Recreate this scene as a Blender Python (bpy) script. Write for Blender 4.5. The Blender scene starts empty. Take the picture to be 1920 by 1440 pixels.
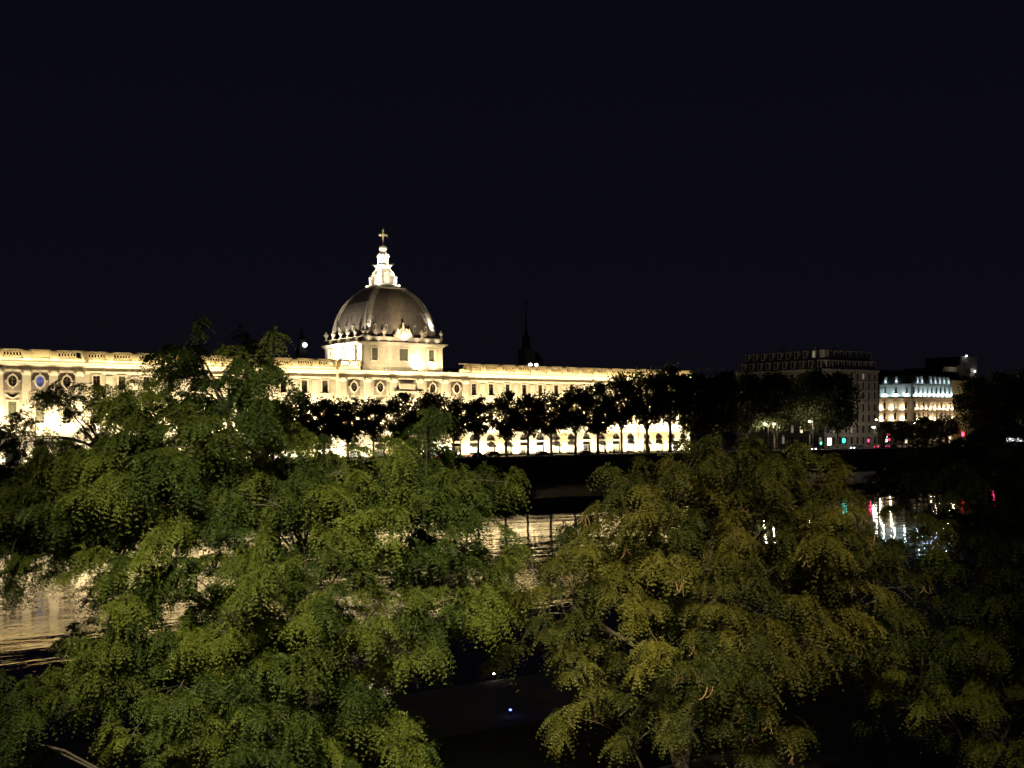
import bpy, math, random
import numpy as np
from mathutils import Vector, Matrix, Euler

# ------------------------------------------------------------------ camera, sky, weak fill sun, exposure
scene = bpy.context.scene
col = scene.collection
YAW = math.radians(33.7)                 # camera turned right of the far facade's normal
CAM = Vector((0.0, 0.0, 14.6))           # water is z = 0, x runs along the far quay, y across the river
FPX, CX, HY = 2080.0, 960.0, 786.0       # focal length, centre column, horizon row (of a 1920 px wide frame)
cd = bpy.data.cameras.new('camera')
cam = bpy.data.objects.new('camera', cd)
col.objects.link(cam)
cam.location = CAM
cam.rotation_euler = (math.radians(90), 0, -YAW)
cd.sensor_width = 36.0
cd.lens = FPX / 1920.0 * 36.0
cd.shift_y = (HY - 720.0) / 1920.0
cd.clip_start, cd.clip_end = 0.1, 6000.0
scene.camera = cam

world = bpy.data.worlds.new('World')
scene.world = world
world.use_nodes = True
wn, wl = world.node_tree.nodes, world.node_tree.links
bg = wn['Background']
sky = wn.new('ShaderNodeTexSky')
sky.sky_type = 'NISHITA'
sky.sun_disc = False
sky.sun_elevation = math.radians(28)
sky.sun_rotation = math.radians(200)
tint = wn.new('ShaderNodeMix'); tint.data_type = 'RGBA'; tint.blend_type = 'MIX'
tint.inputs[0].default_value = 0.94
wtc = wn.new('ShaderNodeTexCoord')
wsx = wn.new('ShaderNodeSeparateXYZ')
wl.new(wtc.outputs['Generated'], wsx.inputs[0])
wr = wn.new('ShaderNodeValToRGB')                     # city-lit night air, paler towards the roofs
wr.color_ramp.elements[0].position, wr.color_ramp.elements[1].position = 0.0, 0.42
wr.color_ramp.elements[0].color = (0.33, 0.295, 0.60, 1)
wr.color_ramp.elements[1].color = (0.215, 0.21, 0.49, 1)
wl.new(wsx.outputs[2], wr.inputs[0])
wm = wn.new('ShaderNodeVectorMath'); wm.operation = 'SCALE'; wm.inputs['Scale'].default_value = 10.0
wl.new(wr.outputs[0], wm.inputs[0])
wl.new(wm.outputs[0], tint.inputs[7])
wl.new(sky.outputs[0], tint.inputs[6])
wl.new(tint.outputs[2], bg.inputs[0])
bg.inputs[1].default_value = 0.00112

sd = bpy.data.lights.new('fill_sun', 'SUN')
sd.energy = 0.011  # weak sun lamp added for general light in the dark areas
sd.angle = math.radians(0.5)
sd.color = (0.8, 0.86, 1.0)
fill_sun = bpy.data.objects.new('fill_sun', sd)
col.objects.link(fill_sun)
fill_sun.rotation_euler = (math.radians(62), 0, math.radians(-20))

scene.view_settings.view_transform = 'Standard'
scene.view_settings.look = 'None'
scene.view_settings.exposure = 0.0
scene.view_settings.gamma = 1.0
scene.cycles.use_denoising = True
scene.cycles.max_bounces = 6
scene.cycles.diffuse_bounces = 2
scene.cycles.glossy_bounces = 3
scene.cycles.transmission_bounces = 3
scene.cycles.transparent_max_bounces = 6
scene.cycles.sample_clamp_indirect = 12.0
scene.cycles.caustics_reflective = False
scene.cycles.caustics_refractive = False

SN, CS = math.sin(YAW), math.cos(YAW)


def spot(x, D):
    """s along the quay for image column x on the plane at distance D."""
    u = (x - CX) / FPX
    z = D / (CS - u * SN)
    return z * (u * CS + SN)


def at(x, y, depth):
    u, v = (x - CX) / FPX, (HY - y) / FPX
    return Vector((depth * (SN + u * CS), depth * (CS - u * SN), CAM.z + v * depth))


# ------------------------------------------------------------------ mesh helpers
class MB:
    def __init__(self):
        self.v, self.f = [], []

    def add(self, vs, fs):
        b = len(self.v)
        self.v.extend([tuple(p) for p in vs])
        self.f.extend([tuple(b + i for i in f) for f in fs])
        return self

    def box(self, x0, x1, y0, y1, z0, z1):
        return self.add([(x0, y0, z0), (x1, y0, z0), (x1, y1, z0), (x0, y1, z0),
                         (x0, y0, z1), (x1, y0, z1), (x1, y1, z1), (x0, y1, z1)],
                        [(0, 3, 2, 1), (4, 5, 6, 7), (0, 1, 5, 4), (1, 2, 6, 5), (2, 3, 7, 6), (3, 0, 4, 7)])

    def frustum(self, cx, cy, a0, b0, z0, a1, b1, z1):
        return self.add([(cx - a0, cy - b0, z0), (cx + a0, cy - b0, z0), (cx + a0, cy + b0, z0), (cx - a0, cy + b0, z0),
                         (cx - a1, cy - b1, z1), (cx + a1, cy - b1, z1), (cx + a1, cy + b1, z1), (cx - a1, cy + b1, z1)],
                        [(0, 3, 2, 1), (4, 5, 6, 7), (0, 1, 5, 4), (1, 2, 6, 5), (2, 3, 7, 6), (3, 0, 4, 7)])

    def extrude_x(self, prof, x0, x1):
        """closed (y,z) profile swept along x, capped."""
        n = len(prof)
        vs = [(x0, y, z) for y, z in prof] + [(x1, y, z) for y, z in prof]
        fs = [(i, (i + 1) % n, n + (i + 1) % n, n + i) for i in range(n)]
        fs += [tuple(range(n - 1, -1, -1)), tuple(range(n, 2 * n))]
        return self.add(vs, fs)

    def extrude_y(self, poly, y0, y1):
        n = len(poly)
        vs = [(x, y0, z) for x, z in poly] + [(x, y1, z) for x, z in poly]
        fs = [(i, (i + 1) % n, n + (i + 1) % n, n + i) for i in range(n)]
        fs += [tuple(range(n - 1, -1, -1)), tuple(range(n, 2 * n))]
        return self.add(vs, fs)

    def lathe(self, prof, cx=0, cy=0, cz=0, n=12):
        vs, fs = [], []
        for r, z in prof:
            for k in range(n):
                a = 2 * math.pi * k / n
                vs.append((cx + r * math.cos(a), cy + r * math.sin(a), cz + z))
        for i in range(len(prof) - 1):
            for k in range(n):
                fs.append((i * n + k, i * n + (k + 1) % n, (i + 1) * n + (k + 1) % n, (i + 1) * n + k))
        fs.append(tuple(range(n - 1, -1, -1)))
        fs.append(tuple((len(prof) - 1) * n + k for k in range(n)))
        return self.add(vs, fs)

    def ring_y(self, cx, cz, ra, rb, ia, ib, y0, y1, n=14):
        """elliptic annulus in the xz plane, thick along y."""
        vs, fs = [], []
        for (a, b, y) in ((ra, rb, y0), (ia, ib, y0), (ia, ib, y1), (ra, rb, y1)):
            for k in range(n):
                t = 2 * math.pi * k / n
                vs.append((cx + a * math.cos(t), y, cz + b * math.sin(t)))
        for j in range(4):
            for k in range(n):
                fs.append((j * n + k, j * n + (k + 1) % n, ((j + 1) % 4) * n + (k + 1) % n, ((j + 1) % 4) * n + k))
        return self.add(vs, fs)

    def disc_y(self, cx, cz, a, b, y, n=18):
        vs = [(cx + a * math.cos(2 * math.pi * k / n), y, cz + b * math.sin(2 * math.pi * k / n)) for k in range(n)]
        return self.add(vs, [tuple(range(n))])

    def tube(self, pts, rad, n=6):
        pts = [Vector(p) for p in pts]
        vs, fs = [], []
        for i, p in enumerate(pts):
            d = (pts[min(i + 1, len(pts) - 1)] - pts[max(i - 1, 0)])
            if d.length < 1e-6: d = Vector((0, 0, 1))
            d.normalize()
            ref = Vector((1, 0, 0)) if abs(d.x) < 0.8 else Vector((0, 1, 0))
            a = d.cross(ref).normalized(); b = d.cross(a)
            r = rad[i] if hasattr(rad, '__len__') else rad
            for k in range(n):
                t = 2 * math.pi * k / n
                vs.append(tuple(p + a * (r * math.cos(t)) + b * (r * math.sin(t))))
        for i in range(len(pts) - 1):
            for k in range(n):
                fs.append((i * n + k, i * n + (k + 1) % n, (i + 1) * n + (k + 1) % n, (i + 1) * n + k))
        fs.append(tuple(range(n - 1, -1, -1)))
        fs.append(tuple((len(pts) - 1) * n + k for k in range(n)))
        return self.add(vs, fs)

    def ball(self, c, rx, ry, rz, n=10, m=6):
        prof = []
        vs, fs = [], []
        for j in range(1, m):
            t = math.pi * j / m - math.pi / 2
            for k in range(n):
                a = 2 * math.pi * k / n
                vs.append((c[0] + rx * math.cos(t) * math.cos(a), c[1] + ry * math.cos(t) * math.sin(a), c[2] + rz * math.sin(t)))
        for j in range(m - 2):
            for k in range(n):
                fs.append((j * n + k, j * n + (k + 1) % n, (j + 1) * n + (k + 1) % n, (j + 1) * n + k))
        lo, hi = len(vs), len(vs) + 1
        vs += [(c[0], c[1], c[2] - rz), (c[0], c[1], c[2] + rz)]
        for k in range(n):
            fs.append((lo, (k + 1) % n, k))
            fs.append((hi, (m - 2) * n + k, (m - 2) * n + (k + 1) % n))
        return self.add(vs, fs)

    def mesh(self, name, smooth=False):
        me = bpy.data.meshes.new(name)
        me.from_pydata(self.v, [], self.f)
        me.update()
        if smooth:
            me.polygons.foreach_set('use_smooth', [True] * len(me.polygons))
        return me

    def build(self, name, mat, parent=None, smooth=False, bevel=0.0):
        return put(name, self.mesh(name, smooth), mat, parent)


def put(name, me, mat, parent=None, loc=(0, 0, 0), rz=0.0, scale=None):
    """link mesh data as an object; world coordinates are kept under an unrotated parent."""
    o = bpy.data.objects.new(name, me)
    col.objects.link(o)
    if mat is not None and len(me.materials) == 0:
        me.materials.append(mat)
    o.location = loc
    o.rotation_euler = (0, 0, rz)
    if scale: o.scale = scale
    if parent is not None:
        o.parent = parent
        if parent.get('world_frame'):
            o.matrix_parent_inverse = Matrix.Translation(-Vector(parent.location))
    return o


def thing(name, label, cat, loc=(0, 0, 0), group=None, rz=0.0, world_frame=False):
    o = bpy.data.objects.new(name, None)
    col.objects.link(o)
    o.location = loc
    o.rotation_euler = (0, 0, rz)
    o.empty_display_size = 0.5
    tag(o, label, cat, group)
    if world_frame: o['world_frame'] = 1
    return o


def tag(o, label=None, cat=None, group=None, kind=None):
    if label: o['label'] = label
    if cat: o['category'] = cat
    if group: o['group'] = group
    if kind: o['kind'] = kind
    return o


def copy_tree(o, parent=None):
    c = o.copy()
    col.objects.link(c)
    c.parent = parent
    for ch in list(o.children):
        copy_tree(ch, c)
    return c


def lamp(kind, loc, energy, color, aim=None, parent=None, radius=0.1, angle=60, blend=0.6, size=None, name='lamp_light'):
    d = bpy.data.lights.new(name, kind)
    d.energy = energy
    d.color = color
    if kind in ('POINT', 'SPOT'):
        d.shadow_soft_size = radius
    if kind == 'SPOT':
        d.spot_size = math.radians(angle)
        d.spot_blend = blend
    if kind == 'AREA':
        d.shape = 'RECTANGLE'
        d.size, d.size_y = size
    o = bpy.data.objects.new(name, d)
    col.objects.link(o)
    o.location = loc
    if aim is not None:
        o.rotation_euler = (Vector(aim) - Vector(loc)).to_track_quat('-Z', 'Y').to_euler()
    if parent is not None:
        o.parent = parent
        if parent.get('world_frame'):
            o.matrix_parent_inverse = Matrix.Translation(-Vector(parent.location))
    return o


# ------------------------------------------------------------------ materials
def mat(name, color, rough=0.8, metal=0.0, noise=0.0, nscale=3.0, color2=None, bump=0.0, bscale=20.0, spec=0.3, stretch=None):
    m = bpy.data.materials.new(name)
    m.use_nodes = True
    n, l = m.node_tree.nodes, m.node_tree.links
    p = n['Principled BSDF']
    p.inputs['Base Color'].default_value = (*color, 1)
    p.inputs['Roughness'].default_value = rough
    p.inputs['Metallic'].default_value = metal
    p.inputs['Specular IOR Level'].default_value = spec
    if noise or bump:
        tc = n.new('ShaderNodeTexCoord')
        src = tc.outputs['Object']
        if stretch:
            mp = n.new('ShaderNodeMapping')
            mp.inputs['Scale'].default_value = stretch
            l.new(src, mp.inputs[0]); src = mp.outputs[0]
    if noise:
        t = n.new('ShaderNodeTexNoise')
        t.inputs['Scale'].default_value = nscale
        t.inputs['Detail'].default_value = 5
        l.new(src, t.inputs['Vector'])
        r = n.new('ShaderNodeValToRGB')
        c2 = color2 or tuple(c * (1 - noise) for c in color)
        r.color_ramp.elements[0].position = 0.35
        r.color_ramp.elements[1].position = 0.65
        r.color_ramp.elements[0].color = (*c2, 1)
        r.color_ramp.elements[1].color = (*color, 1)
        l.new(t.outputs[0], r.inputs[0])
        l.new(r.outputs[0], p.inputs['Base Color'])
    if bump:
        t2 = n.new('ShaderNodeTexNoise')
        t2.inputs['Scale'].default_value = bscale
        t2.inputs['Detail'].default_value = 4
        l.new(src, t2.inputs['Vector'])
        b = n.new('ShaderNodeBump')
        b.inputs['Strength'].default_value = bump
        b.inputs['Distance'].default_value = 0.05
        l.new(t2.outputs[0], b.inputs['Height'])
        l.new(b.outputs[0], p.inputs['Normal'])
    return m


def emit(name, color, strength):
    m = bpy.data.materials.new(name)
    m.use_nodes = True
    n, l = m.node_tree.nodes, m.node_tree.links
    p = n['Principled BSDF']
    p.inputs['Base Color'].default_value = (*color, 1)
    p.inputs['Emission Color'].default_value = (*color, 1)
    p.inputs['Emission Strength'].default_value = strength
    return m


def leaf_mat(name, c_dark, c_light, trans=0.25, rough=0.55):
    m = bpy.data.materials.new(name)
    m.use_nodes = True
    n, l = m.node_tree.nodes, m.node_tree.links
    p = n['Principled BSDF']
    at_ = n.new('ShaderNodeAttribute'); at_.attribute_name = 'tint'
    r = n.new('ShaderNodeValToRGB')
    r.color_ramp.elements[0].color = (*c_dark, 1)
    r.color_ramp.elements[1].color = (*c_light, 1)
    l.new(at_.outputs['Fac'], r.inputs[0])
    l.new(r.outputs[0], p.inputs['Base Color'])
    p.inputs['Roughness'].default_value = rough
    p.inputs['Specular IOR Level'].default_value = 0.22
    tr = n.new('ShaderNodeBsdfTranslucent')
    l.new(r.outputs[0], tr.inputs[0])
    mx = n.new('ShaderNodeMixShader'); mx.inputs[0].default_value = trans
    l.new(p.outputs[0], mx.inputs[1]); l.new(tr.outputs[0], mx.inputs[2])
    l.new(mx.outputs[0], n['Material Output'].inputs[0])
    return m


M = dict(
    stone=mat('pale_limestone', (0.50, 0.44, 0.34), 0.85, noise=0.22, nscale=0.9, bump=0.25, bscale=6),
    stone_trim=mat('dressed_limestone', (0.56, 0.50, 0.40), 0.8, noise=0.15, nscale=1.7),
    stone_grey=mat('dark_grey_stone', (0.24, 0.20, 0.17), 0.9, noise=0.25, nscale=1.2),
    balustrade=mat('ochre_balustrade_stone', (0.46, 0.37, 0.21), 0.85, noise=0.35, nscale=0.7),
    slate=mat('dome_slate', (0.145, 0.125, 0.110), 0.9, noise=0.3, nscale=1.2, bump=0.3, bscale=5, spec=0.08, stretch=(2.2, 2.2, 0.25)),
    lead=mat('dome_lead_rib', (0.36, 0.33, 0.28), 0.6, noise=0.25, nscale=2),
    roof=mat('dark_roof', (0.045, 0.04, 0.04), 0.8, noise=0.3, nscale=1.5),
    gilt=mat('gilded_metal', (0.8, 0.66, 0.36), 0.45, metal=0.1),
    frame=mat('window_bars', (0.16, 0.13, 0.10), 0.7),
    glass=mat('dark_window_glass', (0.035, 0.028, 0.025), 0.08, spec=0.5),
    glass_blue=mat('blue_lit_glass', (0.03, 0.05, 0.16), 0.1),
    blind=mat('pale_window_blind', (0.11, 0.115, 0.075), 0.8),
    shopglass=mat('shop_glass', (0.05, 0.05, 0.05), 0.1),
    awning=mat('grey_awning_cloth', (0.17, 0.16, 0.15), 0.9),
    fixture=mat('floodlight_housing', (0.05, 0.05, 0.05), 0.5, metal=0.5),
    asphalt=mat('asphalt', (0.05, 0.05, 0.05), 0.85, noise=0.3, nscale=2, bump=0.3, bscale=30),
    pavement=mat('pavement', (0.16, 0.15, 0.14), 0.85, noise=0.25, nscale=1.4),
    quaywall=mat('dark_quay_stone', (0.09, 0.078, 0.07), 0.9, noise=0.45, nscale=0.6, bump=0.5, bscale=2.5),
    bank=mat('near_bank_gravel', (0.34, 0.27, 0.20), 0.9, noise=0.35, nscale=0.5, bump=0.4, bscale=6),
    lawn=mat('dark_lawn', (0.03, 0.04, 0.015), 0.95, noise=0.4, nscale=1.5),
    terrace=mat('terrace_ground', (0.09, 0.08, 0.07), 0.9, noise=0.3, nscale=1),
    hill=mat('wooded_hill', (0.012, 0.014, 0.01), 1.0, noise=0.5, nscale=0.02),
    bark=mat('grey_brown_bark', (0.16, 0.13, 0.10), 0.9, noise=0.4, nscale=9, bump=0.6, bscale=30),
    plane_bark=mat('plane_tree_bark', (0.20, 0.17, 0.12), 0.9, noise=0.5, nscale=3),
    pod=mat('seed_pod_skin', (0.38, 0.20, 0.12), 0.7, noise=0.5, nscale=30),
    metal=mat('dark_painted_metal', (0.05, 0.05, 0.055), 0.5, metal=0.4),
    apt_wall=mat('apartment_stone', (0.48, 0.43, 0.37), 0.9, noise=0.2, nscale=1),
    apt_trim=mat('apartment_trim', (0.62, 0.57, 0.52), 0.9, noise=0.15, nscale=1),
    mansard=mat('zinc_mansard', (0.05, 0.045, 0.05), 0.6, noise=0.3, nscale=1.2),
    hotel_wall=mat('hotel_cream_stone', (0.48, 0.40, 0.30), 0.85, noise=0.15, nscale=1),
    hotel_attic=mat('hotel_white_attic', (0.56, 0.58, 0.56), 0.8, noise=0.1, nscale=1),
    yellow_wall=mat('yellow_render_wall', (0.42, 0.33, 0.17), 0.9, noise=0.2, nscale=1),
    far_roof=mat('far_roof_tiles', (0.06, 0.045, 0.04), 0.9, noise=0.3, nscale=1),  # one dark tone for the far roofs and back blocks
    tyre=mat('tyre_rubber', (0.02, 0.02, 0.02), 0.9),
    car_black=mat('black_car_paint', (0.02, 0.02, 0.022), 0.25, spec=0.5),
    car_grey=mat('grey_car_paint', (0.12, 0.12, 0.13), 0.3, spec=0.5),
    car_red=mat('dark_red_car_paint', (0.18, 0.015, 0.02), 0.3, spec=0.5),
    car_white=mat('white_car_paint', (0.6, 0.6, 0.6), 0.3, spec=0.5),
    bus_white=mat('bus_paint', (0.55, 0.55, 0.56), 0.4),
    cloth_dark=mat('dark_clothes', (0.03, 0.03, 0.04), 0.9),
    cloth_blue=mat('blue_clothes', (0.05, 0.06, 0.12), 0.9),
    skin=mat('skin', (0.35, 0.22, 0.16), 0.6),
    pod_dry=mat('dry_seed_pod', (0.42, 0.28, 0.14), 0.7, noise=0.5, nscale=30),
    lit_window=emit('lit_window', (1.0, 0.86, 0.58), 1.4),
    dim_window=emit('dim_lit_window', (0.55, 0.52, 0.35), 0.30),
    blue_window=emit('blue_lit_window', (0.10, 0.14, 0.55), 0.35),
    shop_lit=emit('lit_shop_window', (1.0, 0.9, 0.7), 0.9),
    lamp_white=emit('white_lamp', (1.0, 0.97, 0.9), 14),
    lamp_soft=emit('soft_white_lamp', (1.0, 0.97, 0.92), 3.5),
    lamp_warm=emit('warm_lamp', (1.0, 0.84, 0.55), 22),
    red=emit('red_signal', (1.0, 0.02, 0.05), 14),
    pink=emit('pink_sign', (1.0, 0.04, 0.16), 4),
    green=emit('green_signal', (0.02, 0.75, 0.62), 9),
    green2=emit('green_signal_small', (0.1, 0.8, 0.4), 5),
    blue=emit('blue_marker', (0.12, 0.18, 1.0), 6),
    headlight=emit('headlight_glass', (0.85, 0.88, 1.0), 30),
    billboard=emit('white_backlit_panel', (1.0, 0.97, 0.9), 4),
    bus_window=emit('bus_lit_window', (0.95, 1.0, 0.98), 3.2),
    lens=emit('floodlight_lens', (1.0, 0.9, 0.7), 6),
)
M['locust'] = leaf_mat('honey_locust_leaf', (0.013, 0.034, 0.009), (0.158, 0.178, 0.027))
M['locust_brown'] = leaf_mat('honey_locust_leaf_autumn', (0.014, 0.030, 0.008), (0.172, 0.156, 0.028))
M['plane_leaf'] = leaf_mat('plane_tree_leaf', (0.045, 0.045, 0.02), (0.11, 0.10, 0.035), trans=0.4)
M['dark_leaf'] = leaf_mat('dark_tree_leaf', (0.035, 0.045, 0.018), (0.075, 0.085, 0.03), trans=0.25)


def water_mat():
    m = bpy.data.materials.new('river_water')
    m.use_nodes = True
    n, l = m.node_tree.nodes, m.node_tree.links
    p = n['Principled BSDF']
    p.inputs['Base Color'].default_value = (0.004, 0.005, 0.006, 1)
    p.inputs['Roughness'].default_value = 0.03
    p.inputs['IOR'].default_value = 1.45
    p.inputs['Specular IOR Level'].default_value = 0.7
    tc = n.new('ShaderNodeTexCoord')
    last = None
    for (sc, sx, dist, detail) in ((0.9, 0.28, 0.020, 2.0), (0.22, 0.35, 0.05, 1.0), (3.0, 0.5, 0.004, 2.0)):
        mp = n.new('ShaderNodeMapping')
        mp.inputs['Scale'].default_value = (sx, 1.0, 1.0)
        mp.inputs['Rotation'].default_value = (0, 0, math.radians(-14))
        l.new(tc.outputs['Object'], mp.inputs[0])
        t = n.new('ShaderNodeTexNoise')
        t.inputs['Scale'].default_value = sc
        t.inputs['Detail'].default_value = detail
        l.new(mp.outputs[0], t.inputs['Vector'])
        b = n.new('ShaderNodeBump')
        b.inputs['Strength'].default_value = 1.0
        b.inputs['Distance'].default_value = dist
        pn = n.new('ShaderNodeTexNoise')
        pn.inputs['Scale'].default_value = 0.035
        pn.inputs['Detail'].default_value = 2.0
        l.new(mp.outputs[0], pn.inputs['Vector'])
        mr = n.new('ShaderNodeMapRange')
        mr.inputs[1].default_value, mr.inputs[2].default_value = 0.36, 0.66
        mr.inputs[3].default_value, mr.inputs[4].default_value = 0.35, 1.5
        l.new(pn.outputs[0], mr.inputs[0])
        mu = n.new('ShaderNodeMath'); mu.operation = 'MULTIPLY'
        l.new(t.outputs[0], mu.inputs[0]); l.new(mr.outputs[0], mu.inputs[1])
        l.new(mu.outputs[0], b.inputs['Height'])
        if last is not None:
            l.new(last.outputs[0], b.inputs['Normal'])
        last = b
    l.new(last.outputs[0], p.inputs['Normal'])
    return m


M['water'] = water_mat()

# ------------------------------------------------------------------ the setting
ST = 5.9                                    # street level on the far quay


def struct(name, mb, m):
    o = mb.build(name, m)
    o['kind'] = 'structure'
    return o


struct('river_water', MB().add([(-500, 47.5, 0), (1500, 47.5, 0), (1500, 151, 0), (-500, 151, 0)], [(0, 1, 2, 3)]), M['water'])
struct('ground', MB().add([(-1500, 189, ST), (3500, 189, ST), (3500, 4000, ST), (-1500, 4000, ST)], [(0, 1, 2, 3)]), M['pavement'])
struct('road', MB().add([(-500, 203.5, ST + .004), (1500, 203.5, ST + .004), (1500, 214, ST + .004), (-500, 214, ST + .004)], [(0, 1, 2, 3)]), M['asphalt'])
lanes = MB()
for i in range(60):
    lanes.box(10 + 7 * i, 13 + 7 * i, 208.6, 208.75, ST + .005, ST + .008)
struct('road_marking', lanes, M['stone_trim'])
struct('kerb', MB().box(-500, 1500, 214.02, 214.3, ST - .2, ST + .13).box(-500, 1500, 203.2, 203.48, ST - .2, ST + .13), M['pavement'])
struct('lower_quay', MB().box(-500, 1500, 149.5, 188.4, -3, 1.5), M['quaywall'])
struct('near_bank', MB().add([(-500, 49.5, -1), (1500, 49.5, -1), (1500, 48.6, 1), (-500, 48.6, 1), (1500, 41, 1.02), (-500, 41, 1.02)],
                             [(0, 1, 2, 3), (3, 2, 4, 5)]), M['bank'])
struct('lawn', MB().add([(-500, 41, 1.016), (1500, 41, 1.016), (1500, 30, 1.3), (-500, 30, 1.3), (1500, 23, 4.98), (-500, 23, 4.98)],
                        [(0, 1, 2, 3), (3, 2, 4, 5)]), M['lawn'])
struct('terrace', MB().box(-300, 600, 2.45, 23.2, 4.2, 5.0), M['terrace'])
struct('promenade', MB().box(-300, 600, -40, 2.4, 4.2, 13.0), M['pavement'])

# far hill behind the roofs
rng = random.Random(5)
hv, hf = [], []
HN = 40
for i in range(HN + 1):
    s = -300 + i * 42
    t = i / HN
    h = 60 + 45 * math.exp(-((s - 60) / 190.0) ** 2) + 8 * math.sin(i * 1.3) - 26 * math.exp(-((s - 560) / 170.0) ** 2)
    for j, (y, k) in enumerate(((700, 0.0), (790, .55), (880, .9), (960, 1.0), (1200, .3))):
        hv.append((s + rng.uniform(-6, 6), y, ST - 1 + h * k * .62 + rng.uniform(-2, 2) * (j > 0)))
for i in range(HN):
    for j in range(4):
        a = i * 5 + j
        hf.append((a, a + 5, a + 6, a + 1))
struct('hill', MB().add(hv, hf), M['hill'])

# the quay parapet and its wall
qw = thing('quay_wall', 'dark stone quay wall with coping along the far river bank', 'wall', (120, 188.4, 1.5), world_frame=True)
MB().box(-500, 1500, 188.45, 189.1, 1.5, 6.78).build('wall', M['quaywall'], qw)
cop = MB().mesh('coping_stone')
cop = MB().box(-3.98, 3.98, -.42, .42, 0, .2).mesh('coping_stone')
for i in range(46):
    put('coping_stone', cop, M['apt_trim'], qw, (-8 + 8 * i, 188.78, 6.785))

# ------------------------------------------------------------------ the domed palace across the river
F = 223.0
pal = thing('domed_palace', 'long floodlit classical stone building with a square dome behind the quay', 'building', (120, F, ST), world_frame=True)


def wall_face(mb, s0, s1, z0, z1, D, ops, depth=.5):
    """front wall plane with rectangular openings and their reveals."""
    xs = sorted(set([s0, s1] + [v for o in ops for v in (o[0], o[1]) if s0 < v < s1]))
    zs = sorted(set([z0, z1] + [v for o in ops for v in (o[2], o[3]) if z0 < v < z1]))
    for i in range(len(xs) - 1):
        for j in range(len(zs) - 1):
            cx, cz = (xs[i] + xs[i + 1]) / 2, (zs[j] + zs[j + 1]) / 2
            if any(o[0] < cx < o[1] and o[2] < cz < o[3] for o in ops):
                continue
            mb.add([(xs[i], D, zs[j]), (xs[i + 1], D, zs[j]), (xs[i + 1], D, zs[j + 1]), (xs[i], D, zs[j + 1])], [(0, 1, 2, 3)])
    for (a, b, c, d) in ops:
        E = D + depth
        mb.add([(a, D, c), (b, D, c), (b, D, d), (a, D, d), (a, E, c), (b, E, c), (b, E, d), (a, E, d)],
               [(0, 4, 5, 1), (1, 5, 6, 2), (2, 6, 7, 3), (3, 7, 4, 0)])


def arch_fill(mb, c, half, spring, crown, D, depth=.5, n=7):
    """the two solid corners that turn a square-headed opening into an arch."""
    for sg in (-1, 1):
        pts = [(c + sg * half, crown)]
        for k in range(n + 1):
            t = math.pi / 2 * k / n
            pts.append((c + sg * half * math.sin(t), spring + (crown - .02 - spring) * math.cos(t)))
        if sg > 0: pts = pts[::-1]
        mb.extrude_y(pts, D + .003, D + depth)


# shared window meshes (local: x along wall, -y to the river, z up from the sill)
def win_meshes(w, h, nx, nz, surround=.26):
    f = MB()
    a = w / 2 + surround
    f.box(-a, -w / 2, -.14, .1, -.02, h + .02).box(w / 2, a, -.14, .1, -.02, h + .02)
    f.box(-a - .08, a + .08, -.2, .1, h + .02, h + .30).box(-a - .1, a + .1, -.26, .1, -.24, -.02)
    b = MB()
    for i in range(nx + 1):
        x = -w / 2 + w * i / nx
        e = .07 if i in (0, nx) else .035
        b.box(max(x - e, -w / 2), min(x + e, w / 2), .26, .34, 0, h)
    for j in range(nz + 1):
        z = h * j / nz
        e = .07 if j in (0, nz) else .035
        b.box(-w / 2, w / 2, .27, .33, max(0, z - e), min(h, z + e))
    p = MB().add([(-w / 2, .38, 0), (w / 2, .38, 0), (w / 2, .38, h), (-w / 2, .38, h)], [(0, 1, 2, 3)])
    return f.mesh('window'), b.mesh('window_bars'), p.mesh('pane')


W_UP = win_meshes(1.35, 2.75, 2, 4)
W_MAIN = win_meshes(1.5, 4.0, 2, 5)
W_TOWER = win_meshes(1.45, 2.7, 3, 5, .3)
W_TOWERC = win_meshes(2.2, 2.7, 4, 5, .3)


def pane_variant(me, m):
    c = me.copy()
    c.materials.clear()
    c.materials.append(m)
    return c


def add_window(parent, kit, loc, glass='glass', rz=0.0, trim='stone_trim'):
    o = put('window', kit[0], M[trim], parent, loc, rz)
    put('window_bars', kit[1], M['frame'], o)
    key = (id(kit), glass)
    if key not in pane_cache:
        pane_cache[key] = pane_variant(kit[2], M[glass])
    put('pane', pane_cache[key], None, o)
    return o


pane_cache = {}
BAY = 4.77
LW = [52.2 + BAY * k for k in range(11)]
RW = [137.9 + 4.8 * k for k in range(11)]
LPB = [22.7 + BAY * k for k in range(6)]                # left pavilion bays
CPB = [106.2, 112.6, 119.3, 126.0, 132.4]              # central pavilion bays
RPB = [190.7, 195.0, 199.3, 203.6]
SECT = [(20.0, 49.7, 222.2, LPB, 'oval'), (49.7, 102.5, F, LW, 'wing'), (102.5, 135.6, 221.8, CPB, 'oval'),
        (135.6, 188.2, F, RW, 'wing'), (188.2, 206.0, 222.3, RPB, 'wing')]
rng = random.Random(11)

# solid body behind the face, flat roof
MB().box(20.0, 206.0, F + .95, 246, ST - .4, 25.4).build('core', M['roof'], pal)
MB().extrude_x([(F + 2.4, 25.41), (F + 9, 26.9), (F + 16, 25.41)], 20.2, 109).build('roof', M['roof'], pal)
MB().extrude_x([(F + 2.4, 25.41), (F + 9, 26.9), (F + 16, 25.41)], 132, 205.6).build('roof', M['roof'], pal)

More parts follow.
